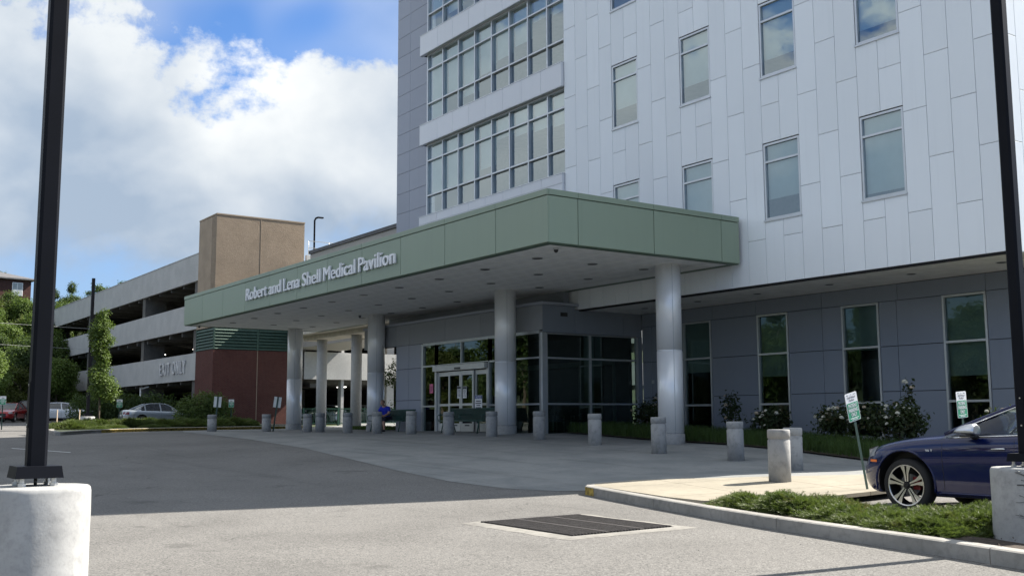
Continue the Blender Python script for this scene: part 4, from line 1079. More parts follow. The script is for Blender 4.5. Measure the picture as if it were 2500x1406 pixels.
# ================================================================== SIGNS
def pk_sign(name, x, y, z, ht, lean, label, face=-90+15, detailed=True, thick=.0025, group='patient parking signs'):
    """narrow sign facing -Y-ish; lean = (dx, dy) offset of the top per metre"""
    r = empty(name, (x, y, z), R(face+90), label, 'sign', group)
    r.rotation_euler = (R(lean[1]), R(lean[0]), R(face+90))
    m_ = MB(); m_.add([(-.03, -.004, 0), (-.012, .012, 0), (.012, .012, 0), (.03, -.004, 0), (-.03, -.004, ht), (-.012, .012, ht), (.012, .012, ht), (.03, -.004, ht)], [(0, 1, 5, 4), (1, 2, 6, 5), (2, 3, 7, 6), (3, 0, 4, 7), (4, 5, 6, 7)])
    m_.build('post', 'green_post', r)
    w2, h = .1525, .457; z0 = ht-h-.0
    def rr(w_, z0_, z1_, y_, rad):
        P = []
        for cx_, cz_, a0 in ((w_-rad, z1_-rad, 0), (-w_+rad, z1_-rad, 90), (-w_+rad, z0_+rad, 180), (w_-rad, z0_+rad, 270)):
            for t in range(5): a = R(a0+22.5*t); P.append((cx_+rad*math.cos(a), y_, cz_+rad*math.sin(a)))
        return P
    m_ = MB(); F_ = rr(w2, z0, z0+h, -.012, .022); B_ = rr(w2, z0, z0+h, -.0075, .022); n = len(F_)
    m_.add(F_+B_, [tuple(range(n)), tuple(range(n, 2*n))[::-1]]+[(i, (i+1) % n, n+(i+1) % n, n+i) for i in range(n)])
    f = m_.build('sign_face', 'sign_white', r)
    m_ = MB(); G = rr(w2-.009, z0+.009, z0+h*.655, -.0135, .014); m_.add(G, [tuple(range(n))]); m_.build('green_field', 'sign_green', f)
    for zz_ in (z0+h-.025, z0+.03): m_ = MB(); m_.lathe([(.008, -.017), (.008, -.0125)], 8, (0, 0, zz_), axis='y'); m_.build('bolt', 'pole_bolt', f)
    if detailed:
        def tx(s, size, zc, mt, wmax):
            me = textmesh(s, size, .0003, 0, mt, 'CENTER'); me = bold(me, size*.022) if size > .06 else me; wd = max(v.co.x for v in me.vertices)-min(v.co.x for v in me.vertices)
            k_ = wmax/wd
            for v in me.vertices: v.co.x *= k_
            o = link('lettering', me, f, (0, -.0148, zc)); o.rotation_euler = (R(90), 0, 0); return o
        tx('Shell Medical', .048, z0+h*.815, 'sign_ink', .20); tx('Pavilion', .048, z0+h*.715, 'sign_ink', .13)
        tx('PATIENT', .088, z0+h*.485, 'sign_white', .225); tx('PARKING', .088, z0+h*.325, 'sign_white', .245); tx('ONLY', .088, z0+h*.165, 'sign_white', .145)
        m_ = MB()
        for q, wd in ((.105, .11), (.055, .07)): m_.box(-wd, wd, -.0148, -.0136, z0+h*q-.004, z0+h*q+.006)
        m_.build('small_print', 'sign_white', f)
        m_ = MB(); m_.box(-.115, -.07, -.0135, -.0122, z0+h*.925, z0+h*.945); m_.box(.06, .115, -.0135, -.0122, z0+h*.925, z0+h*.94); m_.build('logo_mark', 'sign_ink', f)
    else:
        for q, s, mt, wm in ((.74, 'Pavilion', 'sign_ink', .13), (.46, 'PATIENT', 'sign_white', .22), (.31, 'PARKING', 'sign_white', .24), (.15, 'ONLY', 'sign_white', .14)):
            me = bold(textmesh(s, .085, .0003, 0, mt, 'CENTER'), .002); wd = max(v.co.x for v in me.vertices)-min(v.co.x for v in me.vertices)
            for v in me.vertices: v.co.x *= wm/wd
            o = link('lettering', me, f, (0, -.0148, z0+h*q)); o.rotation_euler = (R(90), 0, 0)
    return r
pk_sign('parking_sign', -10.75, 14.62, .28, 1.62, (-12.5, 0), 'leaning green and white patient parking sign at the nose of the blue car', face=0)
pk_sign('parking_sign', -10.5, 17.1, .33, 1.58, (-3.5, 0), 'upright green and white patient parking sign beyond the hood of the blue car', face=0)
pk_sign('parking_sign', -61, 9.96, .96, 1.77, (0, 0), 'far green and white parking sign at the left edge, by the parked cars', face=-20, detailed=False)
pk_sign('parking_sign', -60.8, 15.9, .95, 1.64, (0, 0), 'far green and white parking sign between the young tree and the silver sedan', face=-20, detailed=False)
pk_sign('parking_sign', -60.2, 22.13, .96, 1.65, (0, 0), 'far green and white parking sign in front of the red brick wall', face=-20, detailed=False)
pk_sign('parking_sign', -60.5, 28.1, .98, 1.62, (0, 0), 'far green and white parking sign against the pale concrete column', face=-25, detailed=False)
def back_sign(x, y, z, lean, label):
    r = empty('sign_back', (x, y, z), R(62), label, 'sign', 'signs seen from behind beside the bollards'); r.rotation_euler = (R(lean[1]), R(lean[0]), R(62))
    m_ = MB(); m_.box(-.032, .032, -.035, .0, -.1, 1.50); m_.build('post', 'green_post', r)
    m_ = MB(); m_.box(-.16, .16, .001, .006, 1.04, 1.50); m_.build('sign_panel', 'alu_back', r)
    return r
back_sign(-45.2, 15.9, .95, (4, 0), 'pale back of a leaning sign just behind the farthest left bollard')
back_sign(-43.5, 17.9, .93, (7, 0), 'pale back of a leaning sign beside the bollard at the red brick wall')
# notice board on a stand by the doors
nb_ = empty('notice_stand', (-32.25, 21.2, g(-32.25, 21.2)), 0, 'small notice sign with a blue heading on a post right of the sliding doors', 'sign')
q = MB(); q.tube([(0, .03, 0), (0, .03, 1.3)], .02, 8); q.build('post', 'green_post', nb_)
q = MB(); q.box(-.24, .24, 0, .008, .83, 1.35); f = q.build('sign_panel', 'sign_white', nb_)
q = MB(); q.box(-.235, .235, -.002, -.0005, 1.22, 1.345); q.build('heading', 'sign_blue', f)
me = textmesh('NOTICE', .12, .0004, .001, 'sign_white', 'CENTER'); wd = max(v.co.x for v in me.vertices)*2
for v in me.vertices: v.co.x *= .34/wd
o = link('lettering', me, f, (0, -.003, 1.24)); o.rotation_euler = (R(90), 0, 0)
q = MB()
for z, wd in ((1.14, .16), (1.06, .19), (.98, .13), (.90, .17)): q.box(-wd, wd, -.002, -.0005, z-.018, z+.018)
q.build('small_print', 'sign_ink', f)
# white delineator stakes among the far cars
for i, (px_, y_) in enumerate(((-62.5, 12.2), (-62.0, 12.9), (-63.0, 16.3 - 2.0))):
    q = MB(); q.lathe([(.12, 0), (.12, .03), (.03, .04), (.03, 1.05)], 10); o = q.build('marker_post', 'tan_wall'); o.location = (px_, y_, g(px_, y_))
    tag(o, ['slim pale marker post nearest the left black pole', 'slim pale marker post by the rear wheel of the white sedan', 'slim pale marker post by the front door of the white sedan'][i], 'marker post', 'marker posts before the white sedan')

# ================================================================== BENCHES
def bench():
    r = empty('bench', (0, 0, 0), 0, 'x', 'bench', 'green steel benches by the doors'); L = 3.0
    m_ = MB(); N = 54
    for q in range(N):
        x = -L/2+L*(q+.5)/N; m_.bar((x, -.24, .44), (x, .2, .42), .034, .008, upv=(0, 0, 1))
    s = m_.build('seat', 'bench_green', r); s['kind'] = 'stuff'
    m_ = MB()
    for q in range(N):
        x = -L/2+L*(q+.5)/N; m_.bar((x, .2, .45), (x, .32, .86), .034, .008, upv=(1, 0, 0))
    s = m_.build('backrest', 'bench_green', r); s['kind'] = 'stuff'
    m_ = MB(); m_.tube([(-L/2, .33, .875), (L/2, .33, .875)], .022, 8); m_.tube([(-L/2, -.25, .435), (L/2, -.25, .435)], .022, 8); m_.tube([(-L/2, .2, .43), (L/2, .2, .43)], .018, 8); m_.build('frame', 'bench_green', r)
    for x in (-1.2, 1.2):
        m_ = MB(); m_.tube([(x, -.28, 0), (x, -.2, .43), (x, .2, .43), (x, .34, .0)], .024, 8); m_.tube([(x, .2, .43), (x, .33, .87)], .022, 8); m_.build('leg', 'bench_green', r)
    for x in (-L/2, 0, L/2):
        m_ = MB(); m_.tube([(x, -.24, .44), (x, -.27, .62), (x, -.2, .66), (x, .2, .66), (x, .26, .62)], .018, 8); m_.build('armrest', 'bench_green', r)
    return r
B0 = bench(); B0.location = (-38.15, 20.75, g(-38.15, 20.75)+.0); B0['label'] = 'green bench with a person sitting on its left half'; B0.rotation_euler = (0, 0, 0)
dup(B0, (-32.2, 20.6, g(-32.2, 20.6)), 0, 'empty green bench in front of the sliding doors')

# ================================================================== PERSON (seated, leaning forward over the knees)
def skin_body(joints, edges, mname, parent, name, sub=2):
    me = bpy.data.meshes.new(name); me.from_pydata([j[0] for j in joints], edges, []); ob = bpy.data.objects.new(name, me); COL.objects.link(ob)
    sk = ob.modifiers.new('s', 'SKIN'); sk.use_smooth_shade = True
    for i, j in enumerate(joints):
        r_ = j[1]; me.skin_vertices[0].data[i].radius = r_ if hasattr(r_, '__len__') else (r_, r_); me.skin_vertices[0].data[i].use_root = (i == 0)
    if sub: m = ob.modifiers.new('u', 'SUBSURF'); m.levels = sub; m.render_levels = sub
    bpy.context.view_layer.update()
    nm = bpy.data.meshes.new_from_object(ob.evaluated_get(bpy.context.evaluated_depsgraph_get())); bpy.data.objects.remove(ob)
    nm.materials.clear(); nm.materials.append(MATS[mname]); 
    for p in nm.polygons: p.use_smooth = True
    return link(name, nm, parent)
mat('skin', (.42, .24, .17), .6, var=.06); mat('shirt_blue', (.012, .03, .42), .85, var=.1, scale=20); mat('trousers_dark', (.012, .014, .03), .9); mat('hair_dark', (.02, .014, .01), .8); mat('shoe', (.05, .05, .05), .6); mat('phone_white', (.7, .7, .7), .3)
pe = empty('person', (-38.35, 20.72, g(-38.35, 20.72)), R(26), 'person in a blue polo shirt and glasses sitting bent forward on the left bench', 'person')
# local: facing -Y, seat height .44
J = [((0, .02, .52), (.15, .12)), ((0, -.03, .66), (.145, .115)), ((0, -.11, .83), (.16, .12)), ((0, -.18, .96), (.12, .09)), ((0, -.23, 1.03), .058), ((0, -.29, 1.10), .06),
     ((-.19, -.17, .95), .066), ((-.27, -.26, .72), .05), ((-.16, -.47, .62), .04), ((-.06, -.58, .62), .03),
     ((.19, -.17, .95), .066), ((.27, -.26, .73), .05), ((.18, -.48, .64), .04), ((.07, -.60, .66), .03),
     ((-.11, -.05, .51), .10), ((-.17, -.44, .52), .075), ((-.16, -.42, .28), .055), ((-.15, -.38, .07), .042), ((-.15, -.50, .04), .04),
     ((.11, -.05, .51), .10), ((.17, -.46, .53), .075), ((.20, -.50, .28), .055), ((.21, -.50, .07), .042), ((.22, -.62, .04), .04)]
Eg = [(0, 1), (1, 2), (2, 3), (3, 4), (4, 5), (3, 6), (6, 7), (7, 8), (8, 9), (3, 10), (10, 11), (11, 12), (12, 13), (0, 14), (14, 15), (15, 16), (16, 17), (17, 18), (0, 19), (19, 20), (20, 21), (21, 22), (22, 23)]
skin_body(J, Eg, 'skin', pe, 'body')
def sc(j, k_): r_ = j[1]; return (j[0], tuple(a*k_ for a in r_) if hasattr(r_, '__len__') else r_*k_)
SJ = [sc(J[0], 1.12), sc(J[1], 1.2), sc(J[2], 1.22), sc(J[3], 1.28), ((0, -.215, 1.015), .085), sc(J[6], 1.25), ((-.25, -.235, .79), .070), sc(J[10], 1.25), ((.25, -.235, .79), .070)]
skin_body(SJ, [(0, 1), (1, 2), (2, 3), (3, 4), (3, 5), (5, 6), (3, 7), (7, 8)], 'shirt_blue', pe, 'polo_shirt')
TJ = [((0, .02, .50), (.16, .12)), ((-.11, -.05, .51), .115), ((-.17, -.44, .52), .092), ((-.16, -.43, .36), .08), ((.11, -.05, .51), .115), ((.17, -.46, .53), .092), ((.195, -.49, .37), .08)]
skin_body(TJ, [(0, 1), (1, 2), (2, 3), (0, 4), (4, 5), (5, 6)], 'trousers_dark', pe, 'shorts')
def ellipsoid(c, r, mt, name, par, n=20, m=14, f=None):
    q = MB(); vs = []; 
    for j in range(m+1):
        t = math.pi*j/m
        for i in range(n):
            a = 2*math.pi*i/n; v = Vector((math.sin(t)*math.cos(a), math.sin(t)*math.sin(a), math.cos(t)))
            if f: v = f(v)
            vs.append((c[0]+r[0]*v.x, c[1]+r[1]*v.y, c[2]+r[2]*v.z))
    fs = [(j*n+i, (j+1)*n+i, (j+1)*n+(i+1) % n, j*n+(i+1) % n) for j in range(m) for i in range(n)]
    q.add(vs, fs, 0, True); return q.build(name, mt, par)
hc = (0, -.345, 1.175)
def headf(v):
    v = v.copy()
    if v.z < 0: v.x *= 1+.22*v.z; 
    if v.y < -.9: v.y *= 1.0
    return v
hd_ = ellipsoid((0, 0, 0), (.078, .098, .118), 'skin', 'head', pe, f=headf)
hd_.location = hc; hd_.rotation_euler = (R(-28), 0, R(12))
ellipsoid((0, .018, .030), (.084, .095, .105), 'hair_dark', 'hair', hd_)
q = MB(); q.add([(-.014, -.092, -.018), (.014, -.092, -.018), (0, -.118, -.022), (0, -.094, .022)], [(0, 1, 2), (0, 2, 3), (1, 3, 2)]); q.build('nose', 'skin', hd_)
for sx_ in (-1, 1):
    ellipsoid((sx_*.08, 0, -.01), (.012, .02, .03), 'skin', 'ear', hd_, 8, 6)
    q = MB(); q.tube([(sx_*.032+.024*math.cos(t*.785), -.101, .012+.018*math.sin(t*.785)) for t in range(8)], .003, 4, closed=True); q.tube([(sx_*.056, -.1, .012), (sx_*.08, -.01, .012)], .003, 4); q.build('glasses', 'lens_dark', hd_)
    ellipsoid((sx_*.032, -.088, .012), (.012, .008, .007), 'hair_dark', 'eye', hd_, 8, 6)
q = MB(); q.tube([(-.024, -.089, -.055), (0, -.094, -.057), (.024, -.089, -.055)], .005, 5); q.build('mouth', 'trousers_dark', hd_)
for sx_, bx_, by_, bz_ in ((-1, -.055, -.59, .62), (1, .065, -.61, .66)):
    ellipsoid((bx_, by_-.03, bz_), (.040, .045, .018), 'skin', 'hand', pe, 10, 8)
    for fi_, (ox, ln) in enumerate(((-.03, .055), (-.01, .068), (.01, .064), (.028, .05))):
        q = MB(); q.tube([(bx_+ox, by_-.06, bz_), (bx_+ox*.9, by_-.06-ln*.6, bz_-.008), (bx_+ox*.8, by_-.06-ln*.85, bz_-.035)], [.0095, .009, .007], 6); q.build('finger', 'skin', pe)
    q = MB(); q.tube([(bx_-sx_*.03, by_-.01, bz_), (bx_-sx_*.058, by_-.045, bz_+.004), (bx_-sx_*.055, by_-.08, bz_+.006)], [.012, .011, .009], 6); q.build('thumb', 'skin', pe)
for (x, y) in ((-.15, -.46), (.22, -.58)):
    ellipsoid((x, y, .045), (.052, .135, .05), 'shoe', 'shoe', pe, 14, 8, f=lambda v: Vector((v.x, v.y, max(v.z, -.9))))
ph_ = MB(); ph_.box(-.036, .036, -.075, .075, -.004, .004); phn = ph_.build('phone', 'phone_white'); phn.location = (-38.04, 20.12, g(-38.35, 20.72)+.69); phn.rotation_euler = (R(35), 0, R(8))
tag(phn, 'small pale phone held in the hands of the seated person', 'phone')
# ================================================================== CARS
def paint(name, col, metal=.35):
    m, k = newmat(name); pos = k.n('ShaderNodeTexCoord').outputs['Object']
    fl = k.noise(pos, 900, 1, .5)
    base = k.mix(k.mr(fl, .3, .7), [c*.9 for c in col], [min(1, c*1.1) for c in col])
    dust = k.mr(k.noise(pos, 1.6, 6, .6), .45, .8, 0, .03)
    base = k.mix(dust, base, (.25, .23, .2))
    out(k, k.n('ShaderNodeBsdfPrincipled', {'Base Color': base, 'Roughness': k.m('ADD', .25, dust), 'Metallic': metal, 'Coat Weight': .85, 'Coat Roughness': .015, 'Specular IOR Level': .15}))
paint('paint_blue', (.0020, .0078, .062), 0.); paint('paint_silver', (.30, .34, .38), .5); paint('paint_white', (.62, .65, .68), .05)
paint('paint_red', (.30, .012, .015), .2); paint('paint_black', (.015, .016, .02), .3); paint('paint_grey', (.10, .11, .12), .5)
mat('tyre', (.018, .018, .018), .85, bump=.002, bscale=90); mat('rim_machined', (.62, .61, .59), .28, .9, .04); mat('rim_black', (.02, .02, .022), .35, .4)
mat('trim_black', (.015, .015, .016), .55); mat('chrome', (.75, .76, .78), .12, 1., .02); mat('mirror_silver', (.62, .64, .67), .3, .85, .02); mat('marker_orange', (.75, .18, .03), .3); mat('tail_red', (.16, .01, .012), .3)
mat('lamp_clear', (.30, .32, .34), .18, .1); mat('brake_red', (.20, .012, .012), .5); mat('seat_pale', (.42, .40, .36), .8); mat('disc_steel', (.25, .25, .25), .4, .8)
def ip(x, pts):
    xs_ = [p[0] for p in pts]; ys_ = [p[1] for p in pts]
    if x <= xs_[0]: return ys_[0]
    if x >= xs_[-1]: return ys_[-1]
    for i in range(len(xs_)-1):
        if x <= xs_[i+1]:
            t = (x-xs_[i])/(xs_[i+1]-xs_[i])
            def sl(a):
                if a <= 0 or a >= len(xs_)-1: return (ys_[min(a+1, len(xs_)-1)]-ys_[max(a-1, 0)])/(xs_[min(a+1, len(xs_)-1)]-xs_[max(a-1, 0)])
                l = (ys_[a]-ys_[a-1])/(xs_[a]-xs_[a-1]); r_ = (ys_[a+1]-ys_[a])/(xs_[a+1]-xs_[a])
                return 0 if l*r_ <= 0 else 2*l*r_/(l+r_)
            h = xs_[i+1]-xs_[i]; m0, m1 = sl(i)*h, sl(i+1)*h
            return (2*t**3-3*t**2+1)*ys_[i]+(t**3-2*t**2+t)*m0+(-2*t**3+3*t**2)*ys_[i+1]+(t**3-t**2)*m1
def make_car(S, paintm, label, group, gm='car_glass_far', detail=False, name='parked_car'):
    """x: nose 0 to tail L, y: right positive / left negative, z up"""
    root = empty(name, (0, 0, 0), 0, label, 'car', group)
    L, W, wr = S['L'], S['W'], S['r']; ax1 = S['fo']; ax2 = ax1+S['wb']
    top, belt, zb = S['top'], S['belt'], S['zb']
    xs_ = sorted(set([round(v, 3) for v in ([0, .02, .05, .1, .16, .24, .34] + list(np.linspace(.45, L-.45, 44)) + [L-.34, L-.24, L-.16, L-.1, L-.05, L-.02, L])] + [S['door'][0], S['door'][1], S['door'][2]]))
    def wid(x):
        f = 1.
        if x < .75: f -= .27*(1-x/.75)**2.6
        if x > L-.6: f -= .17*(1-(L-x)/.6)**2.4
        return W/2*f
    secs = []
    for x in xs_:
        w_ = wid(x); zt = ip(x, top); zs = min(ip(x, belt), zt-.01); b = zb+(.10*(1-x/.35)**2 if x < .35 else 0)+(.12*(1-(L-x)/.35)**2 if x > L-.35 else 0)
        sh = zs-.0
        mid = b+(sh-b)*.5
        pts = [(0, b), (w_*.60, b), (w_*.90, b+.01), (w_*.955, b+.07), (w_*.975, b+(mid-b)*.62), (w_*.988, mid), (w_*1.0, mid+(sh-mid)*.32), (w_*.992, mid+(sh-mid)*.60), (w_*.975, sh-.075), (w_*.955, sh-.03), (w_*.915, sh), (w_*.80, sh+(zt-sh)*.45), (w_*.55, sh+(zt-sh)*.85), (w_*.28, zt-.002), (0, zt)]
        full_ = [(-y, z) for y, z in pts[::-1]][:-1] + pts      # from top centre over -y, bottom, +y back to top
        secs.append([(x, y, z) for y, z in full_])
    n = len(secs[0])-1   # first and last coincide at the top centre
    mb = MB(); vs = [p for s in secs for p in s[:n]]; fs = []
    for i in range(len(secs)-1):
        for j in range(n): fs.append((i*n+j, i*n+(j+1) % n, (i+1)*n+(j+1) % n, (i+1)*n+j))
    fs += [tuple(range(n))[::-1], tuple((len(secs)-1)*n+j for j in range(n))]
    mb.add(vs, fs, 0, True)
    me = mb.mesh('body', [paintm, 'trim_black'])
    bm = bmesh.new(); bm.from_mesh(me); bmesh.ops.recalc_face_normals(bm, faces=bm.faces); bm.to_mesh(me); bm.free()
    ob = bpy.data.objects.new('body', me); COL.objects.link(ob)
    cutters = []
    ar = wr*S.get('arch', 1.17)
    for ax in (ax1, ax2):
        for sy in (-1, 1):
            c = MB(); c.lathe([(ar, sy*(W/2+.1)), (ar, sy*(W/2-.27))], 48, (ax, 0, wr+.02), axis='y', mi=1); cm = c.mesh('cut', ['trim_black', 'trim_black'])
            b2 = bmesh.new(); b2.from_mesh(cm); bmesh.ops.recalc_face_normals(b2, faces=b2.faces); b2.to_mesh(cm); b2.free()
            co = bpy.data.objects.new('cut', cm); COL.objects.link(co); cutters.append(co)
            md = ob.modifiers.new('b', 'BOOLEAN'); md.operation = 'DIFFERENCE'; md.object = co; md.solver = 'EXACT'; md.material_mode = 'TRANSFER'
    bpy.context.view_layer.update()
    nm = bpy.data.meshes.new_from_object(ob.evaluated_get(bpy.context.evaluated_depsgraph_get()))
    bpy.data.objects.remove(ob)
    for c in cutters: bpy.data.objects.remove(c)
    smooth_by_angle(nm, 32); nm.name = 'body'
    # doors become objects of their own
    d0, d1, d2 = S['door']
    def split(mesh, x0, x1, z0, sgn):
        out_m = mesh.copy(); b1 = bmesh.new(); b1.from_mesh(mesh); b2 = bmesh.new(); b2.from_mesh(out_m)
        def inside(f):
            c = f.calc_center_median(); return x0 < c.x < x1 and c.y*sgn > W/2*.88 and c.z > z0 and c.z < ip(c.x, belt)+.02 and math.hypot(c.x-ax2, c.z-wr) > ar+.03
        bmesh.ops.delete(b1, geom=[f for f in b1.faces if inside(f)], context='FACES'); bmesh.ops.delete(b2, geom=[f for f in b2.faces if not inside(f)], context='FACES')
        b1.to_mesh(mesh); b2.to_mesh(out_m); b1.free(); b2.free(); return out_m
    if detail:
        dm = [split(nm, a_, b_, zb+.08, sg_) for sg_ in (-1, 1) for a_, b_ in ((d0, d1), (d1, d2))]
        link('body', nm, root)
        doors = [link('door', q, root) for q in dm]
    else: link('body', nm, root); doors = [None]*4
    # panel gaps
    def sidepts(x, z0, z1, nn=10, o=.003, sy=-1):
        P = []
        for t in range(nn+1):
            z = z0+(z1-z0)*t/nn; w_ = wid(x); b = zb; sh = ip(x, belt); mid = b+(sh-b)*.5
            prof = [(b+.01, .90), (b+.07, .955), (b+(mid-b)*.62, .975), (mid, .988), (mid+(sh-mid)*.32, 1.), (mid+(sh-mid)*.60, .992), (sh-.075, .975), (sh-.03, .955), (sh, .915)]
            P.append((x, sy*(w_*np.interp(z, [p[0] for p in prof], [p[1] for p in prof])+o), z))
        return P
    for sy in (-1, 1):
        q = MB()
        for xd in (d0, d1):
            q.tube(sidepts(xd, zb+.06, ip(xd, belt)-.005, 12, .0005, sy), .0035, 4)
        q.build('door_gap', 'trim_black', root)
        # rocker strip and waist crease catch light
        q = MB(); q.tube([(x, sy*(wid(x)*.955+.004), zb+.055) for x in np.linspace(ax1+wr*1.3, ax2-wr*1.3, 14)], .016, 6); q.build('rocker_trim', 'trim_black' if not detail else paintm, root)
    # greenhouse
    ws0, ws1, rs0, rs1, zr = S['ws0'], S['ws1'], S['rs0'], S['rs1'], S['zr']      # windshield base/top x, rear glass top/base x, roof height curve
    gx = sorted(set([round(v, 3) for v in list(np.linspace(ws0, ws1, 7))+list(np.linspace(ws1, rs0, 12))+list(np.linspace(rs0, rs1, 7))]))
    def rz(x):
        if x < ws1: t = (x-ws0)/(ws1-ws0); return ip(ws0, top)+(ip(ws1, zr)-ip(ws0, top))*(1-(1-t)**S.get('wexp', 1.25))
        if x > rs0: t = (x-rs0)/(rs1-rs0); return ip(rs0, zr)+(ip(rs1, top)-ip(rs0, zr))*(t**1.15)
        return ip(x, zr)
    wbelt = lambda x: wid(x)*.905; 
    def wroof(x): return min(wbelt(x)-.02, W/2*.905-.235*(rz(x)-ip(x, belt))-.06)
    # glass shell: sides, screens
    q = MB(); A = [];
    for x in gx:
        h = rz(x); b_ = ip(x, belt)-.02; A.append((x, b_, h-.012, wbelt(x)-.012, wroof(x)-.006))
    for sy in (-1, 1):
        vs = []; 
        for (x, b_, h, w0, w1) in A:
            for t in (0, .5, 1): vs.append((x, sy*(w0+(w1-w0)*t+.012*math.sin(t*math.pi)), b_+(max(h, b_+.001)-b_)*t))
        fs = [(i*3+t, (i+1)*3+t, (i+1)*3+t+1, i*3+t+1) for i in range(len(A)-1) for t in (0, 1)]
        s = MB(); s.add(vs, fs, 0, True); s.build('side_window', gm, root)
    for (xa, xb_, nmn) in ((ws0, ws1, 'windscreen'), (rs0, rs1, 'rear_window')):
        XS = np.linspace(xa, xb_, 7); s = MB(); vs = []
        for x in XS:
            w1 = wroof(x)-.005
            for t in np.linspace(-1, 1, 7): vs.append((x-(.05*t*t if nmn == 'rear_window' else -.05*t*t), w1*t, rz(x)-.004-.015*t*t))
        fs = [(i*7+t, (i+1)*7+t, (i+1)*7+t+1, i*7+t+1) for i in range(6) for t in range(6)]
        s.add(vs, fs, 0, True); s.build(nmn, gm, root)
    # roof skin
    s = MB(); XS = np.linspace(ws1-.03, rs0+.03, 14); vs = []; TT = (-1, -.94, -.8, -.4, 0, .4, .8, .94, 1)
    for x in XS:
        w1 = wroof(x)+.004
        for t in TT: vs.append((x, w1*t, rz(x)+.012-.045*abs(t)**6-.02*t*t))
    fs = [(i*9+t, (i+1)*9+t, (i+1)*9+t+1, i*9+t+1) for i in range(13) for t in range(8)]
    s.add(vs, fs, 0, True); s.build('roof', paintm, root)
    # pillars
    for sy in (-1, 1):
        s = MB()
        s.tube([(x, sy*(wroof(x)+.002), rz(x)-.012) for x in np.linspace(ws0, ws1+.05, 8)], .030, 8)
        s.tube([(x, sy*(wroof(x)+.004), rz(x)-.022) for x in np.linspace(ws1, rs0, 10)], .026, 8)
        s.tube([(x, sy*(wroof(x)+.0), rz(x)-.012) for x in np.linspace(rs0-.05, rs1, 8)], .034, 8)
        if detail: s.build('roof_rail', paintm, root); s = MB()
        for xp, lean, wd in S['pillars']:
            b_ = ip(xp, belt); h = rz(xp+lean)
            s.bar((xp, sy*(wbelt(xp)-.004), b_-.02), (xp+lean, sy*(wroof(xp+lean)+.004), h-.03), .018, wd, upv=(1, 0, 0))
        s.build('pillar', 'trim_black' if detail else paintm, root)
        # solid rear quarter
        xq = S['pillars'][-1][0]
        if S.get('quarter'):
            Q = [x for x in np.linspace(S['quarter'], rs1-.02, 6)]; s = MB(); vs = []
            for x in Q:
                b_ = ip(x, belt)-.02; h = max(rz(x)-.02, b_+.01)
                vs += [(x, sy*(wbelt(x)+.002), b_), (x, sy*(wroof(x)+.004), h)]
            s.add(vs, [(i*2, i*2+2, i*2+3, i*2+1) for i in range(5)], 0, True); s.build('rear_quarter', paintm, root)
        if detail or S.get('chrome'):
            s = MB(); xe = S.get('quarter', rs1)
            s.tube([(x, sy*(wbelt(x)+.012), ip(x, belt)+.004) for x in np.linspace(ws0+.12, xe, 16)], .011, 6)
            s.tube([(x, sy*(wroof(x)+.028), rz(x)-.038) for x in np.linspace(ws0+.14, ws1+.05, 10)]+[(x, sy*(wroof(x)+.028), rz(x)-.055) for x in np.linspace(ws1+.15, rs0, 10)], .011, 6)
            s.build('window_trim', 'chrome', root)
    # floor pan keeps light out, cabin furniture
    s = MB(); s.box(ax1-.2, ax2+.2, -W/2*.72, W/2*.72, zb-.02, zb+.06); s.build('underbody', 'trim_black', root)
    s = MB(); xsx = ws0+.95
    for k_ in (0, 1):
        for sy in (-.37, .37):
            x = xsx+k_*.85
            if x+.70 > rs0+.12: continue
            s.box(x, x+.48, sy-.24, sy+.24, .45, ip(x, belt)-.35); s.bar((x+.46, sy, ip(x, belt)-.4), (x+.64, sy, ip(x, belt)+.22), .46, .14, upv=(1, 0, 0)); s.bar((x+.64, sy, ip(x, belt)+.24), (x+.68, sy, ip(x, belt)+.40), .24, .10, upv=(1, 0, 0))
    s.build('seats', 'seat_pale', root)
    s = MB(); s.box(ws0+.15, ws0+.62, -W/2*.78, W/2*.78, ip(ws0, belt)-.25, ip(ws0, belt)-.03); s.build('dashboard', 'trim_black', root)
    if detail:
        s = MB(); c_ = Vector((ws0+.80, -.37, ip(ws0, belt)+.0)); s.tube([(c_.x+.07*math.cos(a), c_.y+.185*math.sin(a), c_.z+.17*math.cos(a)) for a in np.linspace(0, 2*math.pi, 25)[:-1]], .014, 6, closed=True); s.bar((c_.x-.1, c_.y, c_.z-.06), (c_.x, c_.y, c_.z), .2, .05); s.build('steering_wheel', 'trim_black', root)
    # wheels
    for ax in (ax1, ax2):
        for sy in (-1, 1):
            yo = sy*(W/2-.045); s = MB(); rr_ = wr*S.get('rim', .72)
            t0 = .235
            prof = [(rr_, 0), (rr_+.012, -.004), (wr-.045, .004), (wr-.012, -.014), (wr, -.04), (wr, -t0+.04), (wr-.02, -t0), (rr_, -t0)]
            s.lathe([(r_, yo+sy*d) for r_, d in prof], 44, (ax, 0, wr), axis='y', caps=False)
            ty = s.build('tyre', 'tyre', root)
            s = MB(); s.lathe([(rr_+.001, yo-sy*.002), (rr_-.016, yo-sy*.004), (rr_-.022, yo-sy*.03), (rr_-.03, yo-sy*.2)], 40, (ax, 0, wr), axis='y', mi=0, caps=False)
            s.build('rim_barrel', 'rim_black' if detail else 'rim_machined', ty) if not detail else None
            if detail:
                s2 = MB(); s2.lathe([(rr_+.001, yo+sy*.002), (rr_-.010, yo+sy*.003), (rr_-.017, yo-sy*.004)], 48, (ax, 0, wr), axis='y', caps=False); s2.build('rim_lip', 'rim_machined', ty)
                s.build('rim_barrel', 'rim_black', ty)
            s = MB(); s.lathe([(.16, yo-sy*.11), (.16, yo-sy*.13)], 32, (ax, 0, wr), axis='y'); s.build('brake_disc', 'disc_steel', ty)
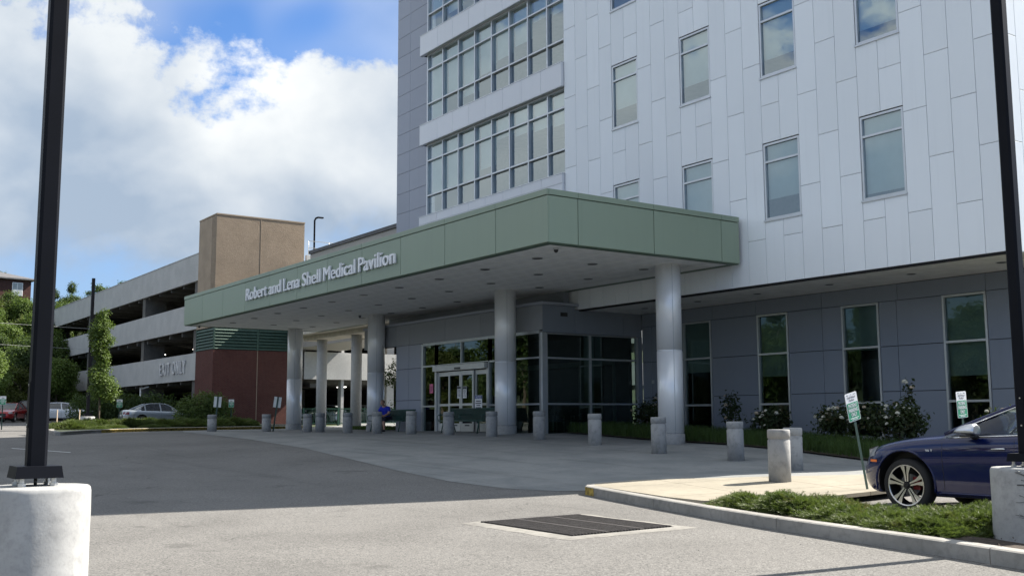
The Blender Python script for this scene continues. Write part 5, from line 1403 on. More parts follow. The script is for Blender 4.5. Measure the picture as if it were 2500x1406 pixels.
            if detail:
                s = MB(); s.box(ax+.06, ax+.17, min(yo-sy*.09, yo-sy*.14), max(yo-sy*.09, yo-sy*.14), wr-.06, wr+.12); s.build('brake_caliper', 'brake_red', ty)
            ns = 5
            for q in range(ns):
                a = 2*math.pi*q/ns+S.get('rot', .3); s = MB()
                def P(r_, off, dy): 
                    return (ax+r_*math.cos(a)-off*math.sin(a), yo+sy*dy, wr+r_*math.sin(a)+off*math.cos(a))
                if detail:
                    # each spoke splits in two arms that widen towards the rim, machined faces on black
                    for sg in (-1, 1):
                        R0, R1 = .055, rr_-.012
                        inner0, outer0 = .006*sg, .026*sg; inner1, outer1 = .018*sg, .088*sg
                        mid_i, mid_o = .010*sg, .040*sg; Rm = R0+(R1-R0)*.52
                        F_ = [P(R0, inner0, -.022), P(Rm, mid_i, -.012), P(R1, inner1, -.004), P(R1, outer1, -.004), P(Rm, mid_o, -.012), P(R0, outer0, -.022)]
                        Bk = [(p[0], p[1]-sy*.03, p[2]) for p in F_]
                        s.add(F_+Bk, [(0, 1, 4, 5), (1, 2, 3, 4)], 0); s.add(F_+Bk, [(i, (i+1) % 6, 6+(i+1) % 6, 6+i) for i in range(6)], 1)
                    s.build('spoke', ['rim_machined', 'rim_black'], ty)
                else:
                    F_ = [P(.04, -.03, -.02), P(rr_-.01, -.045, -.006), P(rr_-.01, .045, -.006), P(.04, .03, -.02)]; Bk = [(p[0], p[1]-sy*.03, p[2]) for p in F_]
                    s.add(F_+Bk, [(0, 1, 2, 3)]+[(i, (i+1) % 4, 4+(i+1) % 4, 4+i) for i in range(4)]); s.build('spoke', 'rim_machined', ty)
            s = MB(); s.lathe([(.036, yo-sy*.012), (.030, yo-sy*.008)], 20, (ax, 0, wr), axis='y'); s.lathe([(.07, yo-sy*.05), (.055, yo-sy*.02)], 20, (ax, 0, wr), axis='y'); s.build('hub', 'rim_black' if detail else 'rim_machined', ty)
    # mirrors, handles, lamps
    for sy in (-1, 1):
        mx = S['mirror']; zc = ip(mx, belt)+(.065 if detail else .10)
        if detail:
            def mf(v): return Vector((v.x*(1 if v.x > 0 else 1), v.y, v.z*(1-.35*max(0, -v.x))))
            e = ellipsoid((mx+.02, sy*(W/2+.085), zc+.015), (.165, .13, .10), 'mirror_silver', 'wing_mirror', root, 24, 14, f=lambda v: Vector((min(v.x, .66)*(1.3 if v.x < 0 else 1), v.y, (v.z if v.z > 0 else v.z*.45)*(1+.35*min(v.x, .66)))))
            s = MB(); s.bar((mx+.02, sy*(W/2-.06), zc-.085), (mx+.03, sy*(W/2+.04), zc-.04), .07, .035); s.build('mirror_stalk', 'trim_black', e)
            s = MB(); s.box(mx-.07, mx+.105, min(sy*(W/2+.0), sy*(W/2+.185)), max(sy*(W/2+.0), sy*(W/2+.185)), zc-.062, zc-.035); s.build('mirror_base', 'trim_black', e)
        else: ellipsoid((mx, sy*(W/2+.08), zc), (.07, .10, .065), paintm, 'wing_mirror', root, 12, 8)
        for xh, dr_ in ((d1-.22, 0), (d2-.30, 1)):
            s = MB(); zh = ip(xh, belt)-.17; yh = sy*(wid(xh)*.99+.018); s.tube([(xh-.10, yh-sy*.02, zh), (xh-.08, yh, zh+.003), (xh+.08, yh, zh+.006), (xh+.10, yh-sy*.02, zh+.004)], .012, 6); s.build('door_handle', paintm if not S.get('chrome') else 'chrome', doors[dr_+(0 if sy < 0 else 2)] or root)
    hz = S['lamp_z']
    def patch(xa, xb_, za, zb_, mt, nm_, sy, o=.006, nx=7, slant=0.):
        s = MB(); vs = []
        for i in range(nx):
            x = xa+(xb_-xa)*i/(nx-1)
            for t in (0, .33, .66, 1):
                z = za+(zb_-za)*t+slant*i/(nx-1)
                w_ = wid(x); sh = ip(x, belt); b = zb; mid = b+(sh-b)*.5
                prof = [(b+.01, .90), (b+.07, .955), (b+(mid-b)*.62, .975), (mid, .988), (mid+(sh-mid)*.32, 1.), (mid+(sh-mid)*.60, .992), (sh-.075, .975), (sh-.03, .955), (sh, .915), (sh+.05, .84)]
                vs.append((x, sy*(w_*np.interp(z, [p[0] for p in prof], [p[1] for p in prof])+o), z))
        s.add(vs, [(i*4+t, (i+1)*4+t, (i+1)*4+t+1, i*4+t+1) for i in range(nx-1) for t in range(3)], 0, True)
        return s.build(nm_, mt, root)
    for sy in (-1, 1):
        patch(.02, .30, hz[0], hz[1], 'lamp_clear', 'headlight', sy, .006, slant=.05)
        if detail: patch(.03, .27, hz[1]-.012, hz[1]+.004, 'trim_black', 'headlight_rim', sy, .009, slant=.05)
        patch(L-.34, L-.01, hz[2], hz[3], 'tail_red', 'tail_light', sy)
    if detail: patch(.20, .36, .70, .735, 'marker_orange', 'side_marker', -1, .006)
    s = MB(); zg0, zg1 = S['grille']; s.box(-.012, .05, -W*.24, W*.24, zg0, zg1); 
    s.build('grille', 'trim_black', root)
    s = MB(); s.box(-.02, -.012, -.16, .16, zg0+.02, zg0+.1); s.build('front_plate', 'alu_back', root)
    s = MB(); s.box(L-.02, L+.012, -.16, .16, .62, .73); s.build('rear_plate', 'alu_back', root)
    return root
SUV = dict(L=4.68, W=1.90, r=.382, fo=.83, wb=2.82, zb=.25, rot=math.pi/2+.0, rim=.765, arch=1.225,
  top=[(0, .71), (.05, .80), (.12, .88), (.22, .95), (.4, 1.0), (.8, 1.065), (1.2, 1.105), (1.5, 1.13), (1.8, 1.13), (3.9, 1.13), (4.45, 1.12), (4.6, 1.02), (4.68, .80)],
  belt=[(0, .66), (.10, .78), (.3, .89), (.6, .965), (1.0, 1.025), (1.5, 1.06), (2.4, 1.10), (3.6, 1.14), (4.4, 1.12), (4.68, .76)],
  door=(1.45, 2.50, 3.55), ws0=1.42, ws1=2.62, rs0=3.95, rs1=4.55, zr=[(2.2, 1.50), (2.62, 1.575), (3.0, 1.615), (3.5, 1.62), (4.0, 1.58)],
  pillars=[(1.86, .0, .03), (2.55, .10, .10), (3.55, .12, .09)], quarter=4.05, mirror=1.92, wexp=1.08, lamp_z=(.74, .88, .82, .98), grille=(.38, .82), chrome=True)
SUV['pillars'] = [(2.55, .10, .10), (3.55, .12, .09)]
blue = make_car(SUV, 'paint_blue', 'dark blue SUV with machined split-spoke wheels parked nose-in behind the juniper bed', None, gm='car_glass', detail=True)
blue.location = (-10.06, 14.35, g(-9.2, 13.5)+.0); blue.rotation_euler = (0, 0, 0)
# arch lip on the near side
q = MB(); ar = .382*1.225
for ax in (.83, 3.65):
    for sy in (-1, 1):
        q = MB(); q.tube([(ax+(ar+.012)*math.cos(a), sy*(.95-.012-.02*(1-math.sin(a))), .402+(ar+.012)*math.sin(a)) for a in np.linspace(R(-12), R(192), 26)], .016, 6); q.build('wheel_arch_lip', 'paint_blue', blue)
for sy in (-1, 1):          # shut line of the bonnet over the front wings
    q = MB(); q.tube([(x, sy*(.95*(1-.27*max(0, 1-x/.75)**2.6)*.925+.004), ip(x, SUV['belt'])-.016) for x in np.linspace(.34, 1.43, 14)], .006, 5); q.build('bonnet_gap', 'trim_black', blue)
    q = MB(); q.tube([(x, sy*(.95*.985+.006), ip(x, SUV['belt'])-.155) for x in np.linspace(1.47, 3.5, 12)], .007, 5); q.build('waist_crease', 'paint_blue', blue)
me = textmesh('V6 T', .10, .002, .0015, 'letter_white', sx=1.15); wd = max(v.co.x for v in me.vertices)
for v in me.vertices: v.co.x *= .11/wd; v.co.y *= .42
o = link('badge', me, blue, (1.20, -.955, .875)); o.rotation_euler = (R(84), 0, 0); o['label'] = 'small bright badge reading V6 T'
SEDAN = dict(L=4.70, W=1.82, r=.33, fo=.88, wb=2.70, zb=.22, rim=.68, rot=.2,
  top=[(0, .62), (.06, .72), (.3, .80), (.8, .89), (1.3, .95), (1.5, .955), (3.7, .98), (4.1, 1.03), (4.45, 1.03), (4.62, .98), (4.70, .74)],
  belt=[(0, .60), (.1, .68), (.4, .76), (1.0, .86), (1.6, .90), (2.6, .93), (3.6, .96), (4.4, .97), (4.7, .70)],
  door=(1.38, 2.38, 3.30), ws0=1.30, ws1=2.15, rs0=3.15, rs1=4.05, zr=[(2.1, 1.40), (2.5, 1.44), (3.0, 1.43), (3.3, 1.38)],
  pillars=[(2.38, .08, .08), (3.35, .05, .07)], quarter=3.62, mirror=1.70, lamp_z=(.58, .70, .72, .88), grille=(.35, .62))
cz = lambda x, y: g(x, y)
sil = make_car(SEDAN, 'paint_silver', 'silver sedan facing right behind the junipers, left of the large bush', 'sedans parked along the garage')
sil.location = (-69.0, 22.9, 1.05); sil.rotation_euler = (0, 0, R(-93))
wht = make_car(dict(SEDAN, chrome=True), 'paint_white', 'white sedan facing right, parked left of the slender young tree', 'sedans parked along the garage')
wht.location = (-84.0, 20.3, 1.32); wht.rotation_euler = (0, 0, R(-110))
redc = make_car(SEDAN, 'paint_red', 'red car half hidden behind the near black light pole', 'cars in the far left parking row', name='parked_car')
redc.location = (-84.5, 13.6, 1.32); redc.rotation_euler = (0, 0, R(155))
gry = make_car(dict(SUV, chrome=False, quarter=4.05), 'paint_grey', 'grey car front showing between the white and red cars on the far left', 'cars in the far left parking row')
gry.location = (-88.5, 12.6, 1.34); gry.rotation_euler = (0, 0, R(160)); gry.scale = (1, 1, .92)
w2 = dup(wht, (-88.5, 11.3, 1.32), R(165), 'white car front showing on the far left, left of the grey one', 'cars in the far left parking row')
blk = make_car(dict(SUV, chrome=False), 'paint_black', 'dark SUV at the very left edge behind the row of car fronts', 'cars in the far left parking row')
blk.location = (-93.5, 16.0, 1.4); blk.rotation_euler = (0, 0, R(-105))
sb2 = dup(blk, (-93, 20.6, 1.42), R(-95), 'dark SUV just behind the near black light pole, left of the white sedan', 'cars in the far left parking row')
for i, (x, y, rz_, lb) in enumerate(((-74.5, 34.5, 180, 'white car inside the garage behind the green railing, left one'), (-74.5, 38.2, 180, 'white car inside the garage behind the green railing, right one'))):
    dup(wht, (x+4.7-.8, y, 1.02), R(rz_), lb, 'cars inside the garage')
dup(sil, (-73.8+3.9, 30.9, 1.02), R(180), 'silver car in the garage mouth beside the brick tower', 'cars inside the garage')

# ================================================================== VEGETATION
def quads_mesh(name, C, N_, U_, sz, asp, mname, curl=.25):
    """leaf-shaped quads: centres C, normals N_, up U_, size sz"""
    n = len(C); N_ = N_/np.linalg.norm(N_, axis=1, keepdims=True); U_ = U_-N_*(U_*N_).sum(1, keepdims=True); U_ /= (np.linalg.norm(U_, axis=1, keepdims=True)+1e-9)
    S_ = np.cross(N_, U_); s = sz[:, None]
    P0 = C-U_*s*.5; P1 = C+S_*s*asp*.5+N_*s*curl*.15; P2 = C+U_*s*.5-N_*s*curl*.3; P3 = C-S_*s*asp*.5+N_*s*curl*.15
    V = np.stack([P0, P1, P2, P3], 1).reshape(-1, 3).astype(np.float32)
    me = bpy.data.meshes.new(name); me.vertices.add(4*n); me.vertices.foreach_set('co', V.ravel())
    me.loops.add(4*n); me.loops.foreach_set('vertex_index', np.arange(4*n, dtype=np.int32))
    me.polygons.add(n); me.polygons.foreach_set('loop_start', np.arange(0, 4*n, 4, dtype=np.int32))
    try: me.polygons.foreach_set('loop_total', np.full(n, 4, dtype=np.int32))
    except Exception: pass
    me.materials.append(MATS[mname]); me.update(calc_edges=True); me.validate(); return me
def tris_mesh(name, V, mname):
    n = len(V)//3; me = bpy.data.meshes.new(name); me.vertices.add(3*n); me.vertices.foreach_set('co', np.asarray(V, np.float32).ravel())
    me.loops.add(3*n); me.loops.foreach_set('vertex_index', np.arange(3*n, dtype=np.int32)); me.polygons.add(n); me.polygons.foreach_set('loop_start', np.arange(0, 3*n, 3, dtype=np.int32))
    try: me.polygons.foreach_set('loop_total', np.full(n, 3, dtype=np.int32))
    except Exception: pass
    me.materials.append(MATS[mname]); me.update(calc_edges=True); me.validate(); return me
def blob_points(rng, blobs, n, shell=.55):
    P = []; Nn = []
    vol = np.array([b[1][0]*b[1][1]*b[1][2] for b in blobs])**.72; vol /= vol.sum()
    for (c, r_), q in zip(blobs, rng.multinomial(n, vol)):
        d = rng.normal(size=(q, 3)); d /= np.linalg.norm(d, axis=1, keepdims=True)
        rad = shell+(1.08-shell)*rng.random(q)**.6
        # lumpy silhouette
        lump = 1+.16*np.sin(d[:, 0]*7+c[0]*3)*np.sin(d[:, 1]*6+c[1])+.12*np.sin(d[:, 2]*9+c[2]*2+d[:, 0]*5)
        P.append(np.array(c)+d*np.array(r_)*(rad*lump)[:, None]); Nn.append(d)
    return np.concatenate(P), np.concatenate(Nn)
def crown_mesh(seed, blobs, n, size, mname, clump=5, asp=.6):
    rng = np.random.default_rng(seed); m_ = max(1, n//clump)
    P, Nn = blob_points(rng, blobs, m_)
    P = np.repeat(P, clump, 0)+rng.normal(size=(m_*clump, 3))*size*.75; Nn = np.repeat(Nn, clump, 0)
    N2 = Nn*.6+rng.normal(size=P.shape)*.6+np.array([0, 0, .5]); U = rng.normal(size=P.shape)+Nn*.5+np.array([0, 0, -.4])
    return quads_mesh('crown', P, N2, U, size*(.7+.7*rng.random(len(P))), asp, mname)
def trunk_mesh(seed, h, r_, limbs=5, spread=1.5, mname='bark', top=.9):
    rn = random.Random(seed); m_ = MB(); pts = [(rn.uniform(-.04, .04)*h*.3*t, rn.uniform(-.04, .04)*h*.3*t, h*t) for t in (0, .15, .35, .6, top)]
    m_.tube(pts, [r_*1.25, r_, r_*.8, r_*.55, r_*.2], 8)
    for i in range(limbs):
        t = rn.uniform(.3, .8); a = rn.uniform(0, 6.28); z = h*t; l = spread*rn.uniform(.5, 1)
        m_.tube([(0, 0, z), (math.cos(a)*l*.5, math.sin(a)*l*.5, z+l*.4), (math.cos(a)*l, math.sin(a)*l, z+l*.9)], [r_*.4, r_*.25, r_*.08], 6)
    return m_.mesh('trunk', mname)
def tree_kind(seed, h, w_, mname, n=3600, leaf=.42, cone=0.):
    rng = random.Random(seed); bl = []
    nb_ = 13
    for i in range(nb_):
        t = rng.random(); z = h*(.30+.60*t); wd = w_*(1-.55*abs(t-.4)-cone*t); a = rng.uniform(0, 6.28); d = wd*rng.uniform(.15, .62)
        r_ = w_*rng.uniform(.24, .42)*(1-.3*t-cone*.5*t); bl.append(((math.cos(a)*d, math.sin(a)*d, z), (r_, r_, r_*rng.uniform(.7, 1.0))))
    bl.append(((0, 0, h*.9), (w_*.25, w_*.25, h*.1)))
    return (crown_mesh(seed, bl, n, leaf, mname), trunk_mesh(seed, h*.8, .22, 6, w_*.5))
KIND = [tree_kind(1, 9, 4.2, 'leaf_mid', 8500, .30), tree_kind(2, 11, 4.6, 'leaf_dark', 8500, .32), tree_kind(3, 7.5, 3.8, 'leaf_olive', 7500, .28), tree_kind(4, 12, 3.0, 'leaf_dark', 7000, .30, .5), tree_kind(5, 8.5, 4.8, 'leaf_bright', 8500, .28)]
KL = ['mid green rounded tree', 'dark green broad tree', 'olive green shrubby tree', 'dark narrow conical tree', 'bright green spreading tree']
def place_tree(k_, x, y, z, s, label, group, rz=None):
    r = empty('tree', (x, y, z-.15), rz if rz is not None else random.Random(x*7+y).uniform(0, 6.28), label, 'tree', group); r.scale = (s, s, s*1.0)
    link('trunk', KIND[k_][1], r); link('crown', KIND[k_][0], r); return r
# wooded hillside, far left
rn = random.Random(77); rows = []
cnt = 0
for j in range(9):
    X_ = -101-5.6*j
    for i in range(9):
        yb = .09*-X_ + 6.6*i -2 + rn.uniform(-2, 2); xb = X_+rn.uniform(-2.5, 2.5)
        if -150 < xb < -133 and 12 < yb < 34: continue
        k_ = rn.choice([0, 0, 1, 2, 4, 4, 2, 3]); zt = g(xb, yb); s = rn.uniform(.5, .78)*(1 if j < 6 else .85)
        rows.append((k_, xb, yb, zt, s)); cnt += 1
HP = ['low on', 'halfway up', 'near the top of']
for (k_, x, y, z, s) in rows:
    band = 0 if z < 5 else (1 if z < 10.5 else 2)
    place_tree(k_, x, y, z, s, KL[k_]+' '+HP[band]+' the wooded hillside on the left', 'trees on the hillside, '+KL[k_]+' '+HP[band]+' it')
# denser slope where the view opens beside the garage
for j in range(13):
    X_ = -97-3.9*j
    for i in range(3):
        xb = X_+rn.uniform(-1.5, 1.5); yb = -xb*(.158+.024*i+rn.uniform(-.006, .006)); zt = g(xb, yb)
        k_ = rn.choice([0, 4, 2, 4, 0, 1]); s = rn.uniform(.5, .75)
        top_ = zt+(9, 11, 7.5, 12, 8.5)[k_]*s
        if xb < -118: s = min(s, max(.22, (15.0-zt)/(9, 11, 7.5, 12, 8.5)[k_]))
        if -149 < xb < -134: continue
        band = 0 if zt < 5 else (1 if zt < 10.5 else 2)
        place_tree(k_, xb, yb, zt, s, KL[k_]+' '+HP[band]+' the open slope left of the garage', 'trees on the open slope, '+KL[k_]+' '+HP[band]+' it')
# trees showing above the garage roof
place_tree(3, -141, 28.4, 12.0, .50, 'dark pointed tree top beside the near black pole above the garage', None)
place_tree(1, -141, 29.4, 12.0, .46, 'dark bushy tree top low above the garage, second from the black pole', None)
place_tree(3, -141, 30.4, 12.3, .56, 'tallest pointed tree top above the left end of the garage', None)
place_tree(4, -144, 31.9, 12.6, .48, 'low bright tree top between the pointed ones above the garage', None)
place_tree(0, -141, 33.6, 13.0, .66, 'rounded tree top just left of the far lamp pole above the garage', None)
place_tree(1, -141, 34.8, 12.6, .55, 'rounded tree top farthest right above the garage parapet', None)
place_tree(0, -160, 25.0, 16.6, .62, 'sparse pale tree rising behind the roof of the brick house', None)
# trees beyond the garage seen through its open bays
for i, (x, y, k_) in enumerate(((-126, 30, 4), (-128, 37, 0), (-127, 45, 4), (-130, 52, 2), (-124, 60, 0), (-118, 70, 4), (-108, 74, 1), (-98, 76, 4))):
    place_tree(k_, x, y, g(x, y), .75, KL[k_]+' just beyond the open bays of the garage', 'trees beyond the garage, '+KL[k_])
# trees and a block behind the viewpoint, seen only mirrored in the glass
rn = random.Random(5)
CP_ = ['left of', 'beyond', 'right of']
for i in range(60):
    if i > 43: t = (i-44)/15; x = -104+t*58+rn.uniform(-2, 2); y = -38-16*t+rn.uniform(-5, 5)
    elif i < 22:
        t = i/21; x = -112+t*72+rn.uniform(-2, 2); y = -12-28*t+rn.uniform(-4, 4)
    else:
        t = (i-22)/21; x = -70+t*84+rn.uniform(-2, 2); y = -50+rn.uniform(-8, 5)
    k_ = rn.choice([0, 1, 4, 2, 1, 3]); place_tree(k_, x, y, g(x, y), rn.uniform(.95, 1.35), KL[k_]+' '+('beside the far lane left of' if i < 22 else 'across the car park behind')+' the viewpoint, mirrored in the glass', 'mirrored trees '+str('left of' if i < 22 else 'behind')+' the viewpoint, '+KL[k_])
mb_ = empty('brick_block', (-48, -64, 5), R(8), 'brick block with pale balconies across the car park, mirrored in a tall window', 'building')
q = MB(); q.box(-14, 14, -6, 6, -6, 19); q.build('wall', 'house_brick', mb_); q = MB(); q.box(-14.3, 14.3, -6.3, 6.3, 19, 19.6); q.build('roof', 'cream_soffit', mb_)
for zf in range(6):
    for xf in range(-5, 6):
        q = MB(); q.box(xf*2.5-.6, xf*2.5+.6, 6.0, 6.06, zf*3.1+1-.2, zf*3.1+2.6); q.build('window', 'shade_fabric' if (xf+zf) % 3 else 'interior_dark', mb_)
    for xf in (-4, 0, 4): q = MB(); q.box(xf*2.5-1.5, xf*2.5+1.5, 6.1, 7.4, zf*3.1+.3, zf*3.1+1.2); q.build('balcony', 'sign_white', mb_)

# brick house on the hill
hs = empty('brick_house', (-142, 20.0, 15.2), R(8), 'small dark brick house with a low grey hip roof on the hilltop', 'house')
q = MB(); q.box(-4, 4, -6.5, 4.6, -3, 3.4); q.build('wall', 'house_brick', hs)
q = MB(); q.add([(-4.5, -7, 3.4), (4.5, -7, 3.4), (4.5, 5.1, 3.4), (-4.5, 5.1, 3.4), (0, -3, 4.75), (0, .8, 4.75), (-4.5, -7, 3.25), (4.5, -7, 3.25), (4.5, 5.1, 3.25), (-4.5, 5.1, 3.25)], [(0, 1, 4), (1, 2, 5, 4), (2, 3, 5), (3, 0, 4, 5), (9, 8, 7, 6), (0, 6, 7, 1), (1, 7, 8, 2), (2, 8, 9, 3), (3, 9, 6, 0)]); q.build('roof', 'grey_roof', hs)
for y in (3.0, -1.6, -5.0):
    q = MB(); q.box(4.0, 4.08, y-.62, y+.62, 1.3, 2.9); f = q.build('window', 'sign_white', hs); 
    for dy in (-.29, .29): q = MB(); q.box(4.081, 4.1, y+dy-.25, y+dy+.25, 1.38, 2.82); q.build('pane', 'interior_wall', f)
q = MB(); q.tube([(4.1, -.2, .0), (4.1, -.2, 3.3)], .05, 6); q.build('downpipe', 'alu_back', hs)
# overhead cables on the hill
for i, (z0, z1) in enumerate(((10.2, 9.3), (8.4, 7.4))):
    q = MB(); q.tube([(-99, 2+t*3.2, z0+(z1-z0)*t/9+.03*(t-4)**2*.3) for t in range(10)], .014, 5); o = q.build('cable', 'garage_concrete'); tag(o, ['upper thin cable crossing before the wooded hillside', 'lower thin cable crossing before the wooded hillside'][i], 'cable')

# slender young tree on the island
yt = empty('young_tree', (-57.7, 14.05, g(-57.7, 14.05)+.1), 0, 'slender columnar young tree with bright leaves on the traffic island', 'tree')
bl = []; rn = random.Random(4)
for i in range(30):
    t = i/29; z = 1.75+4.25*t; wd = .86*(1-.5*t)*(.75+.35*math.sin(t*9+1)) if t < .9 else .22
    a = rn.uniform(0, 6.28); bl.append(((math.cos(a)*wd*.32+.03*math.sin(t*6), math.sin(a)*wd*.32, z), (wd*.62+.10, wd*.62+.10, .30)))
link('crown', crown_mesh(11, bl, 11000, .10, 'leaf_bright', 4, .7), yt)
q = MB(); q.tube([(0, 0, -.2), (.0, .01, .8), (.03, 0, 1.8), (.0, .02, 3.5), (.02, 0, 6.1)], [.055, .05, .045, .03, .012], 8); q.build('trunk', 'bark', yt)
# leafy bush before the brick tower and dark hedge
bs = empty('large_bush', (-64.6, 22.0, g(-64.6, 22.0)), 0, 'large rounded leafy bush in front of the red brick tower', 'bush')
link('foliage', crown_mesh(21, [((-.2, -.9, .8), (.9, .8, .95)), ((0, -.1, 1.1), (1.0, .95, 1.05)), ((.1, .7, 1.05), (.9, .8, .95)), ((0, 1.2, .7), (.8, .6, .75)), ((.2, .1, .5), (1.1, 1.4, .6))], 11000, .12, 'leaf_mid', 4, .6), bs)
q = MB(); 
for a in range(5): q.tube([(0, a*.5-1, -.2), (math.cos(a)*.3, a*.5-1+math.sin(a)*.3, .9)], [.05, .02], 6)
q.build('stem', 'bark', bs)
hm = crown_mesh(22, [((0, -1.1, .6), (.7, .9, .72)), ((0, 0, .65), (.7, .9, .75)), ((0, 1.1, .6), (.7, .9, .72))], 4200, .13, 'leaf_dark', 4, .6)
for i, y in enumerate((18.3, 20.2, 22.2)):
    r = link('hedge_bush', hm, None, (-76., y, g(-76., y))); r.scale = (1.0, .9, 1.45); tag(r, 'clipped dark bush of the hedge behind the silver sedan, '+('nearest the white sedan', 'middle one', 'nearest the large leafy bush')[i], 'bush', 'dark hedge bushes behind the silver sedan')
# tree behind the second column
st = empty('small_tree', (-44.2, 25.2, g(-44.2, 25.2)), 0, 'thin dark tree growing behind the second silver column', 'tree')
link('crown', crown_mesh(31, [((0, 0, 1.0), (.9, .9, .9)), ((.1, .2, 2.1), (.85, .85, .8)), ((-.5, -.5, 2.7), (.6, .6, .5)), ((.2, .3, 3.2), (.5, .5, .4)), ((-1.1, -.6, 2.4), (.45, .45, .3)), ((.4, .3, .5), (1.1, 1.1, .6)), ((.3, .6, 1.6), (1.0, 1.0, .7))], 8500, .10, 'leaf_dark', 3, .6), st)
link('trunk', trunk_mesh(31, 3.4, .05, 8, .9), st)
# junipers ----------------------------------------------------------
def juniper_mesh(seed, rx, ry, h, nspray, L_=.17):
    rng = np.random.default_rng(seed); V = []
    # several arching centres
    cs = rng.uniform(-.6, .6, (6, 2))
    for i in range(nspray):
        c = cs[rng.integers(6)]; a = rng.uniform(0, 2*np.pi); rr_ = rng.random()**.5
        x = c[0]*.5+np.cos(a)*rr_*.62; y = c[1]*.5+np.sin(a)*rr_*.62
        q = x*x+y*y
        zt = h*max(.05, (1-q*.9))*(.74+.30*np.sin(x*5+seed)*np.cos(y*6+seed*2)); z = zt*(.35+.65*rng.random()**.5)
        base = np.array([x*rx, y*ry, z]); out_ = np.array([x-c[0]*.5, y-c[1]*.5, 0])+rng.normal(size=3)*.25; out_[2] = .22+rng.normal()*.2
        d = out_/np.linalg.norm(out_); ln = L_*rng.uniform(.5, 1.3)
        s = np.cross(d, rng.normal(size=3)); s /= np.linalg.norm(s); up_ = np.cross(s, d)
        tip = base+d*ln+np.array([0, 0, -.15*ln]); w_ = ln*.035
        V += [base-s*w_, base+s*w_, tip]
        for t in (.08, .2, .32, .44, .56, .68, .8):
            p = base+(tip-base)*t; l2 = ln*.34*(1-t*.6)
            for sg in (-1, 1):
                e = p+(d*.9+s*sg*.6+up_*rng.normal()*.35)*l2; V += [p-d*w_*1.1, p+d*w_*1.1, e]
    V = np.array(V); V[:, 2] = np.maximum(V[:, 2], .0)
    return tris_mesh('foliage', V, 'juniper_leaf')
JM = [juniper_mesh(1, 1.1, .8, .38, 6200, .17), juniper_mesh(2, 1.15, .8, .42, 6200, .18), juniper_mesh(3, 1.05, .75, .33, 6000, .16)]
def juniper(k_, x, y, s, label, group, rz=0., zo=.1, sz=1.):
    r = empty('juniper', (x, y, g(x, y)+zo), rz, label, 'shrub', group); r.scale = (s, s, s*sz*(.74 if x > -20 else 1.)); link('foliage', JM[k_], r)
    q = MB()
    for a in range(7): q.tube([(0, 0, -.05), (math.cos(a*.9)*.35, math.sin(a*.9)*.22, .12), (math.cos(a*.9)*.6, math.sin(a*.9)*.4, .16)], [.02, .012, .005], 5)
    q.build('stem', 'bark', r); return r
NJ = [(-10.45, 11.55, .80, 'low juniper at the left tip of the near bed, shortest of the row'), (-9.55, 11.45, .95, 'spreading juniper with brownish tips, second from the bed tip'), (-8.6, 11.3, .95, 'spreading juniper below the front wheel of the blue car'), (-7.9, 11.0, .78, 'spreading juniper in the middle of the near bed beside the kerb'),
      (-6.95, 11.35, .95, 'dense juniper left of the concrete pole base'), (-7.2, 10.62, .80, 'juniper overhanging the kerb just left of the concrete pole base'), (-4.6, 10.6, 1.0, 'juniper right of the concrete pole base'), (-3.0, 10.4, 1.0, 'second juniper right of the concrete pole base'), (-1.0, 10.0, 1.0, 'third juniper right of the concrete pole base')]
for i, (x, y, s, lb) in enumerate(NJ): juniper(i % 3, x, y, s, lb, 'junipers in the near bed', rz=-.23+(3.14 if i % 2 else 0), zo=.08, sz=1.0)
FJn = [(-56.5, 12.7), (-57.5, 13.5), (-58.6, 14.6), (-55.6, 12.2), (-57.8, 15.6), (-58.2, 16.6), (-57.8, 17.6), (-58.1, 18.6), (-58.0, 19.6), (-58.4, 20.6), (-58.6, 21.6), (-59, 22.6), (-63.5, 8.4), (-63.4, 7.0), (-63.4, 5.6), (-63.4, 4.2), (-60.5, 17.2), (-60.5, 19.2), (-60.6, 21.4), (-55.4, 14.2), (-54.3, 13.2), (-56.0, 16.5)]
FJL = ['left of the round planter base, at the island tip', 'left of the round planter base', 'just behind the round planter base', 'at the foot of the young tree, nearest the kerb tip', 'just right of the young tree trunk', 'right of the young tree, left of the parking sign', 'at the post of the parking sign between tree and silver sedan', 'below the tail of the silver sedan', 'below the rear door of the silver sedan', 'below the front door of the silver sedan', 'below the nose of the silver sedan', 'before the large bush',
 'in the left edge bed, nearest the black pole', 'in the left edge bed, second from the black pole', 'in the left edge bed, third from the black pole', 'in the left edge bed, farthest from the black pole', 'in the back row, below the rear wheel of the silver sedan', 'in the back row, below the middle of the silver sedan', 'in the back row, before the large bush', 'small, at the kerb in front of the young tree', 'smallest, at the very tip of the island', 'small, behind the yellow kerb right of the young tree']
for i, (x, y) in enumerate(FJn):
    juniper(i % 3, x, y, 1.35 if i < 19 else .9, 'low juniper '+FJL[i], 'junipers on the traffic island' if x > -62 else 'junipers in the left edge bed', rz=i*1.1, zo=.08, sz=.9 if i < 19 else .6)
